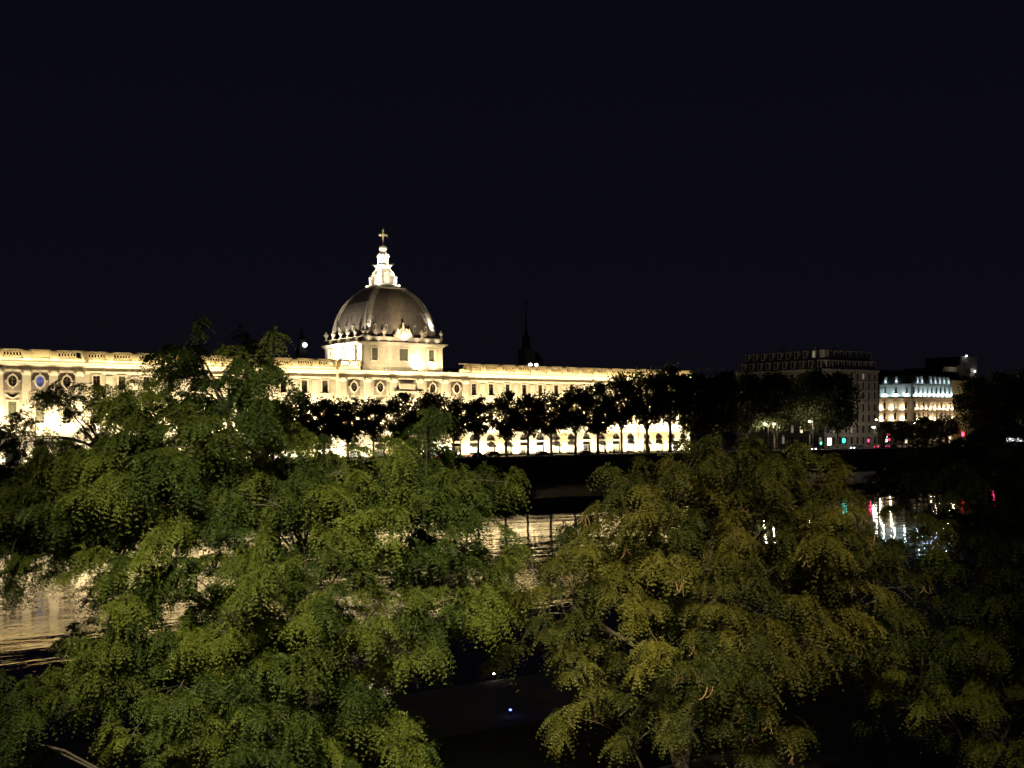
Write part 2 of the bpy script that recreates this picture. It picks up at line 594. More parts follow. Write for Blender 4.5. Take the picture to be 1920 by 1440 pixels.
oval_frame = MB()
oval_frame.ring_y(0, 0, 1.02, 1.28, .74, 1.0, -.22, .0, 20)
for sx, sz in ((0, 1.35), (0, -1.35), (1.12, 0), (-1.12, 0)):
    oval_frame.box(sx - .16, sx + .16, -.3, -.01, sz - .17, sz + .17)
oval_frame = oval_frame.mesh('oval_window')
oval_pane = MB().disc_y(0, 0, .76, 1.02, -.06).mesh('pane')
oval_bars = MB().box(-.035, .035, -.12, -.07, -1.0, 1.0).box(-.74, .74, -.115, -.075, .3, .36).box(-.74, .74, -.115, -.075, -.36, -.3).mesh('window_bars')
festoon = MB()
for k in range(9):
    t0, t1 = k / 9, (k + 1) / 9
    zz = lambda t: -.55 * math.sin(math.pi * t)
    festoon.tube([(-.95 + 1.9 * t0, -.1, zz(t0)), (-.95 + 1.9 * t1, -.1, zz(t1))], .12 + .05 * (k % 2), 5)
festoon.ball((-.98, -.1, 0), .17, .12, .17, 6, 4); festoon.ball((.98, -.1, 0), .17, .12, .17, 6, 4)
festoon = festoon.mesh('festoon')

pil = MB().box(-.75, .75, -.3, .1, 0, 9.6).box(-.88, .88, -.4, .1, -.7, 0).mesh('pilaster')
capital = MB().frustum(0, -.12, .72, .22, 0, .95, .42, .75).box(-1.0, 1.0, -.58, .1, .76, .95)
for sx in (-.8, .8):
    capital.tube([(sx, -.62, .5), (sx, .05, .5)], .27, 8)
capital = capital.mesh('capital')
strip = MB().box(-.62, .62, -.1, .05, 0, 10.4).mesh('pilaster_strip')
pan = MB().box(-.95, .95, -.07, .05, 0, 1.1).mesh('apron_panel')

# ground floor pieces, shared
def bay_pieces(half):
    lun = MB()
    n = 9
    vs = [(-half, .47, 0)] + [(half * math.sin(t), .47, 1.28 * math.cos(t)) for t in [math.pi / 2 * (2 * k / n - 1) for k in range(n + 1)]] + [(half, .47, 0)]
    lun.add(vs, [tuple(range(len(vs)))])
    lb = MB().box(-.05, .05, .38, .46, 0, 1.24).box(-half, half, .38, .46, -.12, .06)
    for a in (-.62, .62):
        lb.tube([(0, .42, 0), (half * .86 * math.sin(a * 1.4), .42, 1.22 * math.cos(a * 1.4))], .04, 4)
    tr = MB().box(-half, half, .1, .46, 0, .38).box(-half, half, .02, .46, .38, .48)
    aw = MB().add([(-half + .06, .3, .95), (half - .06, .3, .95), (half - .06, -.95, .25), (-half + .06, -.95, .25),
                   (half - .06, -.95, 0), (-half + .06, -.95, 0)], [(0, 1, 2, 3), (3, 2, 4, 5)])
    sf = MB()
    for x in (-half, -half / 3, half / 3, half - .1):
        sf.box(x, x + .1, .3, .4, 0, 2.2)
    sf.box(-half, half, .3, .4, 2.2, 2.34).box(-half, half, .28, .42, 0, .35)
    sp = MB().add([(-half, .44, 0), (half, .44, 0), (half, .44, 2.3), (-half, .44, 2.3)], [(0, 1, 2, 3)])
    return lun.mesh('lunette_pane'), lb.mesh('lunette_window'), tr.mesh('transom'), aw.mesh('awning'), sf.mesh('shopfront'), sp.mesh('pane')


HALF = 1.22
BP = bay_pieces(HALF)
shop_var = {k: pane_variant(BP[5], M[k]) for k in ('shopglass', 'shop_lit', 'dim_window')}
pierced = MB()
for i in range(6):
    pierced.ring_y(-1.33 + .532 * i, .52, .285, .53, .17, .34, -.11, .11, 12)
    if i < 5:
        pierced.box(-1.33 + .532 * i + .22, -1.33 + .532 * i + .31, -.08, .08, .44, .60)
pierced.box(-1.7, -1.6, -.13, .13, 0, 1.06).box(1.6, 1.7, -.13, .13, 0, 1.06)
pierced = pierced.mesh('pierced_panel')
floodbox = MB().box(-.22, .22, -.16, .16, 0, .3).box(-.05, .05, -.06, .06, -.2, 0).mesh('floodlight')

pillar_xs = []
CW = (1.0, .81, .47)
for (s0, s1, D, bays, style) in SECT:
    w = MB()
    ops = []
    mids = [s0] + [(bays[i] + bays[i + 1]) / 2 for i in range(len(bays) - 1)] + [s1]
    for b in bays:
        ops.append((b - HALF, b + HALF, ST, 11.05))
        ops.append((b - .75, b + .75, 13.9, 17.9))
        if style == 'wing':
            ops.append((b - .675, b + .675, 20.25, 23.0))
    ops = [o for o in ops if not (style == 'oval' and s0 > 100 and abs((o[0] + o[1]) / 2 - 119.3) < .1 and o[2] > 12)]
    wall_face(w, s0, s1, ST - .3, 25.4, D, ops)
    for b in bays:
        arch_fill(w, b, HALF, 9.75, 11.05, D)
    for e in (s0, s1):                                      # returns of the projecting blocks
        w.add([(e, D, ST - .3), (e, F + 1, ST - .3), (e, F + 1, 25.4), (e, D, 25.4)], [(0, 1, 2, 3)])
    w.build('wall', M['stone'], pal)
    # string course, architrave, cornice
    st_ = MB().extrude_x([(D + .02, 11.55), (D - .16, 11.6), (D - .2, 12.0), (D - .42, 12.12), (D - .42, 12.36), (D - .1, 12.5), (D + .02, 12.5)], s0 - .1, s1 + .1)
    st_.build('string_course', M['stone_trim'], pal)
    MB().extrude_x([(D + .02, 23.36), (D - .14, 23.4), (D - .22, 23.84), (D + .02, 23.86)], s0 - .06, s1 + .06).build('architrave', M['stone_trim'], pal)
    MB().extrude_x([(D + .02, 24.5), (D - .2, 24.52), (D - .3, 24.78), (D - .75, 24.86), (D - .8, 25.1), (D - 1.0, 25.22), (D - 1.05, 25.42), (D + .02, 25.5)], s0 - .35, s1 + .35).build('cornice', M['stone_trim'], pal)
    # balustrade
    gaps = [(107.6, 133.2)] if 100 < s0 < 110 else []
    segs = [(s0, s1)] if not gaps else [(s0, gaps[0][0]), (gaps[0][1], s1)]
    for a, b_ in segs:
        MB().box(a, b_, D - .34, D + .3, 25.5, 26.02).build('balustrade_plinth', M['balustrade'], pal)
        MB().box(a, b_, D - .3, D + .26, 27.36, 27.66).build('balustrade_rail', M['balustrade'], pal)
        MB().box(a, b_, D - .18, D + .14, 26.14, 26.28).build('balustrade_sill', M['balustrade'], pal)
    for b in bays:
        if any(g[0] < b + 1 and b - 1 < g[1] for g in gaps):
            continue
        if s0 < 30 and abs(b - LPB[4]) < .1:                # one solid panel in the left pavilion
            put('solid_panel', MB().box(-1.7, 1.7, -.12, .12, 0, 1.06).mesh('solid_panel'), M['balustrade'], pal, (b, D - .02, 26.29))
        else:
            put('pierced_panel', pierced, M['balustrade'], pal, (b, D - .02, 26.29))
    for mm in mids:
        if any(g[0] - .6 < mm < g[1] + .6 for g in gaps):
            continue
        half = .68 if mm not in (s0, s1) else .55
        put('pedestal', MB().box(-half, half, -.4, .36, 0, 1.86).box(-half - .12, half + .12, -.52, .4, 0, .5).mesh('pedestal'), M['balustrade'], pal, (mm, D - .02, 25.505))
    # storeys
    for i, b in enumerate(bays):
        centre = style == 'oval' and s0 > 100 and abs(b - 119.3) < .1
        if not centre:
            g = 'glass'
            if style == 'oval' and s0 < 100: g = 'blind'
            add_window(pal, W_MAIN, (b, D, 13.9), g)
        if style == 'wing':
            g = rng.choice(['glass', 'glass', 'glass', 'blind'])
            if abs(b - LW[10]) < .1: g = 'blind'
            add_window(pal, W_UP, (b, D, 20.25), g)
            put('apron_panel', pan, M['stone_trim'], pal, (b, D, 18.6))
        elif not centre:
            put('recess_panel', MB().box(-1.55, 1.55, -.05, .02, -1.75, 1.7).mesh('recess_panel'), M['stone_grey'], pal, (b, D, 21.65))  # panel in a darker grey than the wall, slightly proud of it
            ow = put('oval_window', oval_frame, M['stone_trim'], pal, (b, D - .05, 21.7))
            if s0 < 100 and i == 4:
                me = oval_pane.copy(); me.materials.clear(); me.materials.append(M['blue_window'])
                put('pane', me, None, ow)
            else:
                put('pane', oval_pane, M['glass'], ow)
            put('window_bars', oval_bars, M['frame'], ow)
            put('festoon', festoon, M['stone_trim'], pal, (b, D - .04, 19.1))
        # ground floor
        lo = put('lunette_window', BP[1], M['frame'], pal, (b, D, 9.75))
        put('pane', BP[0], M['glass'], lo)
        put('transom', BP[2], M['stone_trim'], pal, (b, D, 9.0))
        if rng.random() < .7:
            put('awning', BP[3], M['awning'], pal, (b, D, 7.9 + rng.uniform(-.1, .2)))
        sh = put('shopfront', BP[4], M['frame'], pal, (b, D, ST + .02))
        put('pane', shop_var[rng.choice(['shopglass', 'shop_lit', 'shop_lit', 'dim_window'])], None, sh)
    for mm in mids:
        inner = mm not in (s0, s1)
        if style == 'oval':
            e = mm if inner else (mm + .9 if mm == s0 else mm - .9)
            if abs(e - 116) < .5: e -= .1
            put('pilaster', pil, M['stone_trim'], pal, (e, D, 13.2))
            put('capital', capital, M['stone_trim'], pal, (e, D - .02, 22.4 + .42))
        elif inner:
            put('pilaster_strip', strip, M['stone_trim'], pal, (mm, D, 12.6))
        # lights: ledge uplight on each pier and a ground uplight at each pillar
        e = mm if inner else (mm + .9 if mm == s0 else mm - .9)
        put('floodlight', floodbox, M['fixture'], pal, (e, D - .95, 12.15))
        lamp('SPOT', (e, D - .95, 12.55), 520 if style == 'wing' else (600 if s0 < 30 else 1100), CW, (e, D - .15, 17.5), pal, .12, 95, .8, name='ledge_light')
        put('floodlight', floodbox, M['fixture'], pal, (e, D - 1.9, ST + .2))
        cc = (1.0, .88, .60) if rng.random() < .68 else (1.0, .80, .38)
        lamp('SPOT', (e, D - 1.9, ST + .62), 1500 if s0 < 30 else 3600, cc, (e, D, ST + 2.6), pal, .15, 120, .7, name='pillar_light')
    # continuous bars of light: above the string course and on the cornice
    nseg = max(1, round((s1 - s0) / 17))
    for k in range(nseg):
        a, b_ = s0 + (s1 - s0) * k / nseg, s0 + (s1 - s0) * (k + 1) / nseg
        L = b_ - a - .2
        cxm = (a + b_) / 2
        put('light_bar', MB().box(-L / 2, L / 2, -.1, .1, 0, .1).mesh('light_bar'), M['fixture'], pal, (cxm, D - 2.8, 12.0))
        for q_ in range(4):
            bx_ = cxm - L / 2 + L * (q_ + .5) / 4
            MB().box(bx_ - .04, bx_ + .04, D - 2.75, D - .38, 12.02, 12.1).build('light_bracket', M['fixture'], pal)
        lamp('AREA', (cxm, D - 2.8, 12.14), (5400 if s0 < 30 else 9800) * L / 17, CW, (cxm, D, 18.5), pal, size=(L, .12), name='bar_light')
        put('light_bar', MB().box(-L / 2, L / 2, -.06, .06, 0, .06).mesh('light_bar'), M['fixture'], pal, (cxm, D - .95, 25.46))
        lamp('AREA', (cxm, D - .95, 25.6), 720 * L / 17, (1.0, .81, .47), (cxm, D - .3, 26.5), pal, size=(L, .06), name='cornice_light')

# centre bay of the pavilion: tall niche with arms and an inscription tablet
cb = MB().box(116.2, 122.4, 221.62, 221.85, 13.0, 23.2).box(116.0, 122.6, 221.3, 221.63, 20.6, 20.95).box(117.3, 121.3, 221.4, 221.63, 21.2, 22.6)
cb.build('centre_panel', M['stone_trim'], pal)
arms = MB().ball((119.3, 221.5, 19.2), .9, .3, 1.15, 10, 6)
for sg in (-1, 1):
    arms.tube([(119.3 + sg * .6, 221.5, 18.4), (119.3 + sg * 1.5, 221.45, 18.9), (119.3 + sg * 1.9, 221.5, 19.9)], [.3, .28, .12], 6)
arms.box(118.7, 119.9, 221.35, 221.62, 20.1, 20.45)
arms.build('coat_of_arms', M['stone_trim'], pal)
add_window(pal, W_MAIN, (119.3, 221.5, 13.9), 'lit_window')

# ---- tower and dome
TS, TD, TH = 120.35, 235.5, 10.3            # centre and half side
tw = MB()
tops = [(113.0 - .73, 113.0 + .73, 28.0, 30.7), (TS - 1.1, TS + 1.1, 28.0, 30.7), (127.7 - .73, 127.7 + .73, 28.0, 30.7)]
wall_face(tw, TS - TH, TS + TH, 25.45, 31.2, TD - TH, tops, .45)
tw.box(TS - TH, TS + TH, TD - TH + .5, TD + TH, 25.45, 31.2)
tw.build('tower', M['stone'], pal)
for sx, kit in ((113.0, W_TOWER), (TS, W_TOWERC), (127.7, W_TOWER)):
    add_window(pal, kit, (sx, TD - TH, 28.0), 'blind')
for sy in (229.3, 235.5, 241.7):            # side windows face along the quay
    o = add_window(pal, W_TOWER, (TS - TH - .42, sy, 28.0), 'blind', rz=-math.pi / 2)
tc_ = MB()
for (a, z0, z1) in ((TH + .15, 31.2, 31.45), (TH + .5, 31.46, 31.7), (TH + .95, 31.71, 32.1), (TH + .1, 26.6, 26.9)):
    tc_.box(TS - a, TS + a, TD - a, TD + a, z0, z1)
tc_.build('tower_cornice', M['stone_trim'], pal)
pp = MB()
for (x0, x1, y0, y1) in ((-1, 1, -1, -.955), (-1, 1, .955, 1), (-1, -.955, -.955, .955), (.955, 1, -.955, .955)):
    pp.box(TS + x0 * TH, TS + x1 * TH, TD + y0 * TH, TD + y1 * TH, 32.1, 33.35)
pp.build('tower_parapet', M['stone'], pal)
for k, e in enumerate((-1, -.36, .36, 1)):
    MB().box(TS + e * (TH - .3) - .55, TS + e * (TH - .3) + .55, TD - TH - .08, TD - TH + 1.0, 25.5, 28.0 - .9 * (k in (0, 3))).build('buttress', M['stone'], pal) if k in (1, 2) else None
    MB().box(TS + e * (TH - .6) - .45, TS + e * (TH - .6) + .45, TD - TH - .06, TD - TH + .1, 26.9, 31.2).build('tower_pilaster', M['stone_trim'], pal)

PROF = [(0, 1.0), (.09, 1.003), (.17, .998), (.27, .985), (.356, .966), (.45, .934), (.54, .892), (.63, .84), (.724, .776), (.80, .706), (.862, .634), (.92, .555), (.965, .482), (1.0, .435)]
DB, DT, DR = 32.6, 45.2, 8.75
zp = [(DR * r, DB + (DT - DB) * t) for t, r in PROF]
dv, df = [], []
NSUB = 10
for (r, z) in zp:
    for (c0, c1) in (((-1, -1), (1, -1)), ((1, -1), (1, 1)), ((1, 1), (-1, 1)), ((-1, 1), (-1, -1))):
        for k in range(NSUB):
            t = k / NSUB
            dv.append((TS + r * (c0[0] + (c1[0] - c0[0]) * t), TD + r * (c0[1] + (c1[1] - c0[1]) * t), z))
NR = 4 * NSUB
for i in range(len(zp) - 1):
    for k in range(NR):
        df.append((i * NR + k, i * NR + (k + 1) % NR, (i + 1) * NR + (k + 1) % NR, (i + 1) * NR + k))
dome = MB().add(dv, df).build('dome', M['slate'], pal)
for sx, sy in ((-1, -1), (1, -1), (1, 1), (-1, 1)):
    rb = MB()
    for (off, wd, hgt) in ((0, .62, .14), (0, .14, .30)):
        for i in range(len(zp) - 1):
            pts = []
            for (r, z) in (zp[i], zp[i + 1]):
                e = r + hgt
                pts += [(TS + sx * e, TD + sy * (e - wd * 2), z), (TS + sx * e, TD + sy * e, z), (TS + sx * (e - wd * 2), TD + sy * e, z)]
            rb.add(pts, [(0, 1, 4, 3), (1, 2, 5, 4)])
            pts2 = []
            for (r, z) in (zp[i], zp[i + 1]):
                e = r + hgt
                pts2 += [(TS + sx * e, TD + sy * (e - wd * 2), z), (TS + sx * (r - .05), TD + sy * (e - wd * 2), z),
                         (TS + sx * (e - wd * 2), TD + sy * e, z), (TS + sx * (e - wd * 2), TD + sy * (r - .05), z)]
            rb.add(pts2, [(0, 1, 5, 4), (2, 3, 7, 6)])
    rb.build('rib', M['lead'], dome)
bands = MB()
bands.box(TS - 3.95, TS + 3.95, TD - 3.95, TD + 3.95, 45.15, 45.5).box(TS - DR - .12, TS + DR + .12, TD - DR - .12, TD + DR + .12, 32.55, 33.0)
bands.build('band', M['lead'], dome)
dm = MB().box(-.3, -.18, -.16, .3, 0, 1.1).box(.18, .3, -.16, .3, 0, 1.1).box(-.36, .36, -.2, .3, 1.1, 1.3).box(-.3, .3, -.16, .3, -.1, 0).frustum(0, .05, .3, .25, 1.3, .05, .25, 1.55).mesh('dormer')
dp = MB().box(-.17, .17, -.05, .25, .0, 1.1).mesh('pane')
for dx in (-6.6, -3.7, 3.7, 6.6):
    o = put('dormer', dm, M['lead'], dome, (TS + dx, TD - DR + .03, 34.9))
    put('pane', dp, M['glass'], o)
for dy in (-5.5, -1.8, 1.8, 5.5):
    o = put('dormer', dm, M['lead'], dome, (TS - DR + .03, TD + dy, 34.9), -math.pi / 2)
    put('pane', dp, M['glass'], o)

# lantern, statue group and cross
ln = MB()
for (a, z0, z1, a2) in ((3.0, 45.5, 45.8, 2.8), (2.8, 45.8, 46.2, 3.0), (2.5, 46.2, 46.5, 2.35), (1.95, 46.5, 48.5, 1.9), (2.15, 48.5, 48.75, 1.8)):
    ln.frustum(TS, TD, a, a, z0, a2, a2, z1)
for sx in (-1, 1):
    for sy in (-1, 1):
        ln.box(TS + sx * 2.02 - .4, TS + sx * 2.02 + .4, TD + sy * 2.02 - .4, TD + sy * 2.02 + .4, 46.5, 47.95)
        ln.box(TS + sx * 2.02 - .5, TS + sx * 2.02 + .5, TD + sy * 2.02 - .5, TD + sy * 2.02 + .5, 47.95, 48.2)
ln.build('lantern', M['stone_trim'], dome)
l2 = MB()
for (a, z0, z1, a2) in ((1.6, 48.75, 49.3, 1.35), (1.2, 49.3, 50.2, 1.1), (1.15, 50.2, 50.9, 1.55), (1.6, 50.9, 51.1, 1.55)):
    l2.frustum(TS, TD, a, a, z0, a2, a2, z1)
for sx in (-1, 1):
    for sy in (-1, 1):
        l2.tube([(TS + sx * 1.65, TD + sy * 1.65, 48.9), (TS + sx * 1.45, TD + sy * 1.45, 49.5), (TS + sx * 1.2, TD + sy * 1.2, 50.2)], [.38, .22, .15], 6)
l2.build('lantern_cap', M['stone_trim'], dome)
sg_ = MB()
for a in range(4):
    t = a * math.pi / 2 + .6
    c, s_ = math.cos(t), math.sin(t)
    X, Y = TS + .72 * c, TD + .72 * s_
    sg_.tube([(X, Y, 51.1), (X, Y, 51.9), (X + .06 * c, Y + .06 * s_, 52.9), (X + .05 * c, Y + .05 * s_, 53.6), (X, Y, 53.9)], [.72, .58, .56, .52, .2], 7)
    sg_.ball((X + .1 * c, Y + .1 * s_, 54.0), .22, .22, .27, 7, 5)
    sg_.tube([(X + .2 * c - .3 * s_, Y + .2 * s_ + .3 * c, 53.5), (X + .75 * c - .3 * s_, Y + .75 * s_ + .3 * c, 53.0), (X + .7 * c, Y + .7 * s_, 53.6)], [.16, .14, .1], 5)
sg_.ball((TS, TD, 55.0), .98, .98, .92, 12, 8)
sg_.tube([(TS, TD, 53.4), (TS, TD, 54.6)], [.5, .3], 8)
sg_.build('statue_group', M['stone_trim'], dome)
cr = MB().tube([(TS, TD, 55.8), (TS, TD, 56.3)], [.3, .12], 8)
cr.box(TS - .15, TS + .15, TD - .12, TD + .12, 56.2, 59.4).box(TS - 1.0, TS + 1.0, TD - .1, TD + .1, 58.05, 58.4)
cr.frustum(TS, TD, .26, .2, 57.8, .26, .2, 58.65)
cr.tube([(TS, TD, 59.4), (TS, TD, 59.95)], [.07, .03], 5)
for e in (-1, 1):
    cr.ball((TS + e, TD, 58.22), .2, .15, .24, 6, 5)
cr.ball((TS, TD, 59.4), .22, .15, .2, 6, 5)
cr.build('cross', M['gilt'], dome)

# urn figures on the parapet
urn = MB().lathe([(.36, 0), (.36, .3), (.2, .36), (.16, .55), (.34, .8), (.46, 1.1), (.42, 1.35), (.2, 1.5), (.22, 1.6), (.26, 1.72), (.15, 1.92), (.03, 2.1)], n=9)
urn.tube([(.4, 0, 1.0), (.6, 0, 1.25), (.42, 0, 1.5)], .07, 5).tube([(-.4, 0, 1.0), (-.6, 0, 1.25), (-.42, 0, 1.5)], .07, 5)
urn = urn.mesh('urn')
E = TH - .25
for (ux, uy) in ((-E, -E), (-4.9, -E), (4.9, -E), (E, -E), (-E + .9, -E), (-E, -5.9), (-E, -1.9), (-E, 1.9), (-E, 5.9), (-E, E), (E, E)):
    put('urn', urn, M['stone_trim'], pal, (TS + ux, TD + uy, 33.352))
# sculpted crest in the middle of the front parapet
sc = MB()
sc.box(TS - 2.4, TS + 2.4, TD - TH - .12, TD - TH + .44, 32.12, 33.9)
sc.extrude_y([(TS - 2.1, 33.9), (TS + 2.1, 33.9), (TS + 1.2, 34.9), (TS + .55, 35.3), (TS - .55, 35.3), (TS - 1.2, 34.9)], TD - TH, TD - TH + .5)
sc.ball((TS, TD - TH - .1, 34.2), .85, .3, .9, 10, 6)
for sg in (-1, 1):
    sc.tube([(TS + sg * 2.0, TD - TH + .1, 33.5), (TS + sg * 1.7, TD - TH, 34.4), (TS + sg * 1.5, TD - TH, 35.0)], [.5, .36, .2], 7)
    sc.ball((TS + sg * 1.45, TD - TH - .05, 35.2), .22, .2, .25, 7, 5)
    sc.tube([(TS + sg * 1.6, TD - TH, 34.7), (TS + sg * 1.0, TD - TH - .15, 34.9), (TS + sg * .7, TD - TH, 35.5)], [.17, .14, .1], 5)
sc.tube([(TS, TD - TH + .2, 35.2), (TS, TD - TH + .2, 36.1), (TS, TD - TH + .2, 36.5)], [.4, .3, .1], 7)
sc.ball((TS, TD - TH + .2, 36.5), .25, .22, .28, 7, 5)
sc.build('crest', M['stone_trim'], pal)

# tower floodlights
def flood(loc, energy, color, aim, ang=70, blend=.7, rad=.2):
    put('floodlight', floodbox, M['fixture'], pal, (loc[0], loc[1], loc[2] - .55))
    lamp('SPOT', loc, energy, color, aim, pal, rad, ang, blend, name='roof_light')

WW = (1.0, .86, .60)
flood((122.9, 223.4, 26.3), 4000, (1, .84, .52), (124.0, 225.2, 28.2), 120)
flood((127.9, 223.6, 26.2), 1600, (1, .80, .42), (128.4, 225.2, 28.5), 120)
flood((113.5, 221.2, 26.2), 900, (1, .80, .48), (114.5, 225.2, 28.8), 120)
flood((104.5, 229.0, 26.6), 20000, (1, .90, .66), (110, 230.5, 29.5), 100)
flood((104.5, 237.5, 26.6), 20000, (1, .90, .66), (110, 238.0, 29.5), 100)
flood((131.6, 224.0, 26.2), 1200, (1, .80, .42), (129.6, 225.2, 28.5), 60)
flood((TS - 1.0, 225.9, 34.0), 1300, (1, .78, .40), (TS - .6, 229.2, 42), 62, 1.0, .3)
flood((TS + 6.5, 226.15, 33.6), 300, (1, .78, .5), (TS + 4.5, 229, 42), 100, 1.0)
flood((TS - 6.5, 226.15, 33.6), 300, (1, .78, .5), (TS - 4, 229, 42), 100, 1.0)
flood((72, 229.0, 28.6), 9000, (1, .76, .62), (TS - 6.5, TD - 1, 40), 24, .8)
flood((TS - 9.2, TD - 3, 33.7), 200, (1, .72, .6), (TS - 6.5, TD - 2, 42), 100, 1.0)
flood((TS + 9.6, TD - 9.6, 33.9), 60, (1, .85, .6), (TS + 6.5, TD - 6.5, 42), 70, 1.0)
flood((TS - 9.6, TD - 9.6, 33.9), 110, (1, .85, .6), (TS - 6.5, TD - 6.5, 42), 70, 1.0)
flood((TS - 9.6, TD + 9.0, 33.9), 300, (1, .85, .6), (TS - 6.5, TD + 6.5, 42), 70, 1.0)
flood((TS, 223.9, 32.75), 1000, WW, (TS, 225.4, 34.6), 120)
for e in (-8.8, -6.2, -3.6, 3.6, 6.2, 8.8):
    flood((TS + e, 224.45, 32.6), 75, WW, (TS + e, 225.3, 33.4), 140)
for e in (-7, -2.4, 2.4, 7):
    flood((TS - TH - .75, TD + e, 32.6), 40, WW, (TS - TH, TD + e, 33.4), 140)
for sx in (-1, 1):
    for sy in (-1, 1):
        flood((TS + sx * 3.2, TD + sy * 3.2, 46.15), 2400, (1, .92, .72), (TS + sx * 1.5, TD + sy * 1.5, 48.2), 120)
        flood((TS + sx * 2.15, TD + sy * 2.15, 48.8), 2400, (1, .93, .76), (TS, TD, 50.6), 120)
        flood((TS + sx * 1.75, TD + sy * 1.75, 51.6), 1800, (1, .95, .82), (TS, TD, 53.8), 110)
flood((TS - 9.0, TD - 9.9, 34.2), 16000, (1, .93, .75), (TS, TD, 54.0), 26)
flood((TS + 9.0, TD - 9.9, 34.2), 16000, (1, .93, .75), (TS, TD, 54.0), 26)

# ------------------------------------------------------------------ quad clouds (leaves) as one mesh
def quad_mesh(name, V, tint):
    """V: (n,4,3) quads, tint: (n,)"""
    n, c = V.shape[0], V.shape[1]
    me = bpy.data.meshes.new(name)
    me.vertices.add(n * c)
    me.vertices.foreach_set('co', V.astype(np.float32).ravel())
    me.loops.add(n * c)
    me.loops.foreach_set('vertex_index', np.arange(n * c, dtype=np.int32))
    me.polygons.add(n)
    me.polygons.foreach_set('loop_start', np.arange(0, n * c, c, dtype=np.int32))
    me.polygons.foreach_set('loop_total', np.full(n, c, dtype=np.int32))
    a = me.attributes.new('tint', 'FLOAT', 'POINT')
    a.data.foreach_set('value', np.repeat(tint.astype(np.float32), c))
    me.update()
    return me


def unit(a):
    return a / np.maximum(np.linalg.norm(a, axis=-1, keepdims=True), 1e-6)


def bezier(a, b, c, n):
    return [a * (1 - t) ** 2 + b * 2 * t * (1 - t) + c * t * t for t in [i / n for i in range(n + 1)]]


# ------------------------------------------------------------------ street trees on the far quay
def street_tree_meshes(seed, H, clear, R, leaf=.42, nclump=66, per=78, keep=1.0):
    r = np.random.default_rng(seed)
    rr = random.Random(seed)
    tr = MB()
    lean = Vector((rr.uniform(-.4, .4), rr.uniform(-.4, .4), 0))
    top = Vector((0, 0, H * .9)) + lean
    tr.tube([Vector((0, 0, -.2)), Vector((0, 0, clear * .5)) + lean * .1, Vector((0, 0, clear)) + lean * .3, Vector((0, 0, H * .62)) + lean * .7, top],
            [.30, .24, .20, .12, .03], 8)
    cents = []
    zc, hz = (clear + H) / 2, (H - clear) / 2
    for i in range(nclump):
        while True:
            p = r.uniform(-1, 1, 3)
            q = np.linalg.norm(p)
            if .25 < q < 1: break
        p = p / q * (q ** .6)
        w = 1.0 - .25 * max(0, p[2]) - .15 * max(0, -p[2])
        c = Vector((p[0] * R * w, p[1] * R * w, zc + p[2] * hz)) + lean * .6
        cents.append(c)
        if i % 2 == 0:
            t0 = rr.uniform(.75, 1.0) * clear if c.z < zc else rr.uniform(1.0, 1.5) * clear
            s_ = Vector((0, 0, min(t0, c.z - .3))) + lean * .3
            m_ = s_.lerp(c, .5) + Vector((0, 0, .5))
            tr.tube(bezier(s_, m_, c, 4), [.09, .07, .055, .04, .02], 5)
    qs, ts = [], []
    for c in cents:
        k = int(per * rr.uniform(.55, 1.25) * keep)
        rad = rr.uniform(.75, 1.35) * R / 3.2
        pts = np.array(c) + r.normal(0, .5, (k, 3)) * rad * np.array([1, 1, .8])
        a = unit(r.normal(0, 1, (k, 3)))
        b = unit(np.cross(a, r.normal(0, 1, (k, 3))))
        sz = leaf * r.uniform(.6, 1.2, (k, 1))
        qs.append(np.stack([pts - a * sz * .6, pts + b * sz * .45, pts + a * sz * .6, pts - b * sz * .45], 1))
        ts.append(np.clip(rr.random() * .6 + r.uniform(0, .4, k), 0, 1))
    return tr.mesh('trunk', True), quad_mesh('crown', np.concatenate(qs), np.concatenate(ts))


def street_tree(kit, loc, scale, rz, label, group, leafm='plane_leaf', kname='street_tree'):
    t = thing(kname, label, 'tree', loc, group, rz)
    t.scale = scale
    put('trunk', kit[0], M['plane_bark'], t)
    c = put('crown', kit[1], M[leafm], t)
    c['kind'] = 'stuff'
    return t


KITS = [street_tree_meshes(100 + i, 13.2, 5.1 - .3 * (i % 2), 3.05 + .2 * i) for i in range(4)]
BIG = [street_tree_meshes(200 + i, 20.5, 6.0, 6.2, .6, 110, 90) for i in range(3)]
rng = random.Random(3)
TREES = [  # column, top row, label
    (512, 752, 'street tree mostly hidden behind the near left tree, below the bell tower lamp'),
    (560, 736, 'street tree with a pointed top left of the dome tower'),
    (607, 750, 'street tree below the lit attic window left of the dome tower'),
    (652, 746, 'street tree in front of the leftmost oval window of the central block'),
    (700, 750, 'street tree under the left corner of the dome tower'),
    (752, 742, 'street tree under the middle of the dome'),
    (803, 742, 'street tree under the right edge of the dome tower'),
    (851, 738, 'first street tree right of the dome tower'),
    (897, 744, 'second street tree right of the dome tower, pale forked trunk'),
    (949, 737, 'third street tree right of the dome tower, dense dark crown'),
    (990, 746, 'fourth street tree right of the dome tower, thin trunk'),
    (1034, 740, 'street tree below the white roof lamps, right of the dome'),
    (1079, 728, 'street tree with an open crown three places left of the facade end'),
    (1121, 716, 'tall street tree two places left of the tallest pair'),
    (1166, 708, 'tall dense street tree just left of the tallest pair'),
    (1214, 697, 'left one of the two tallest trees before the facade end'),
    (1256, 696, 'right one of the two tallest trees, at the facade end'),
]
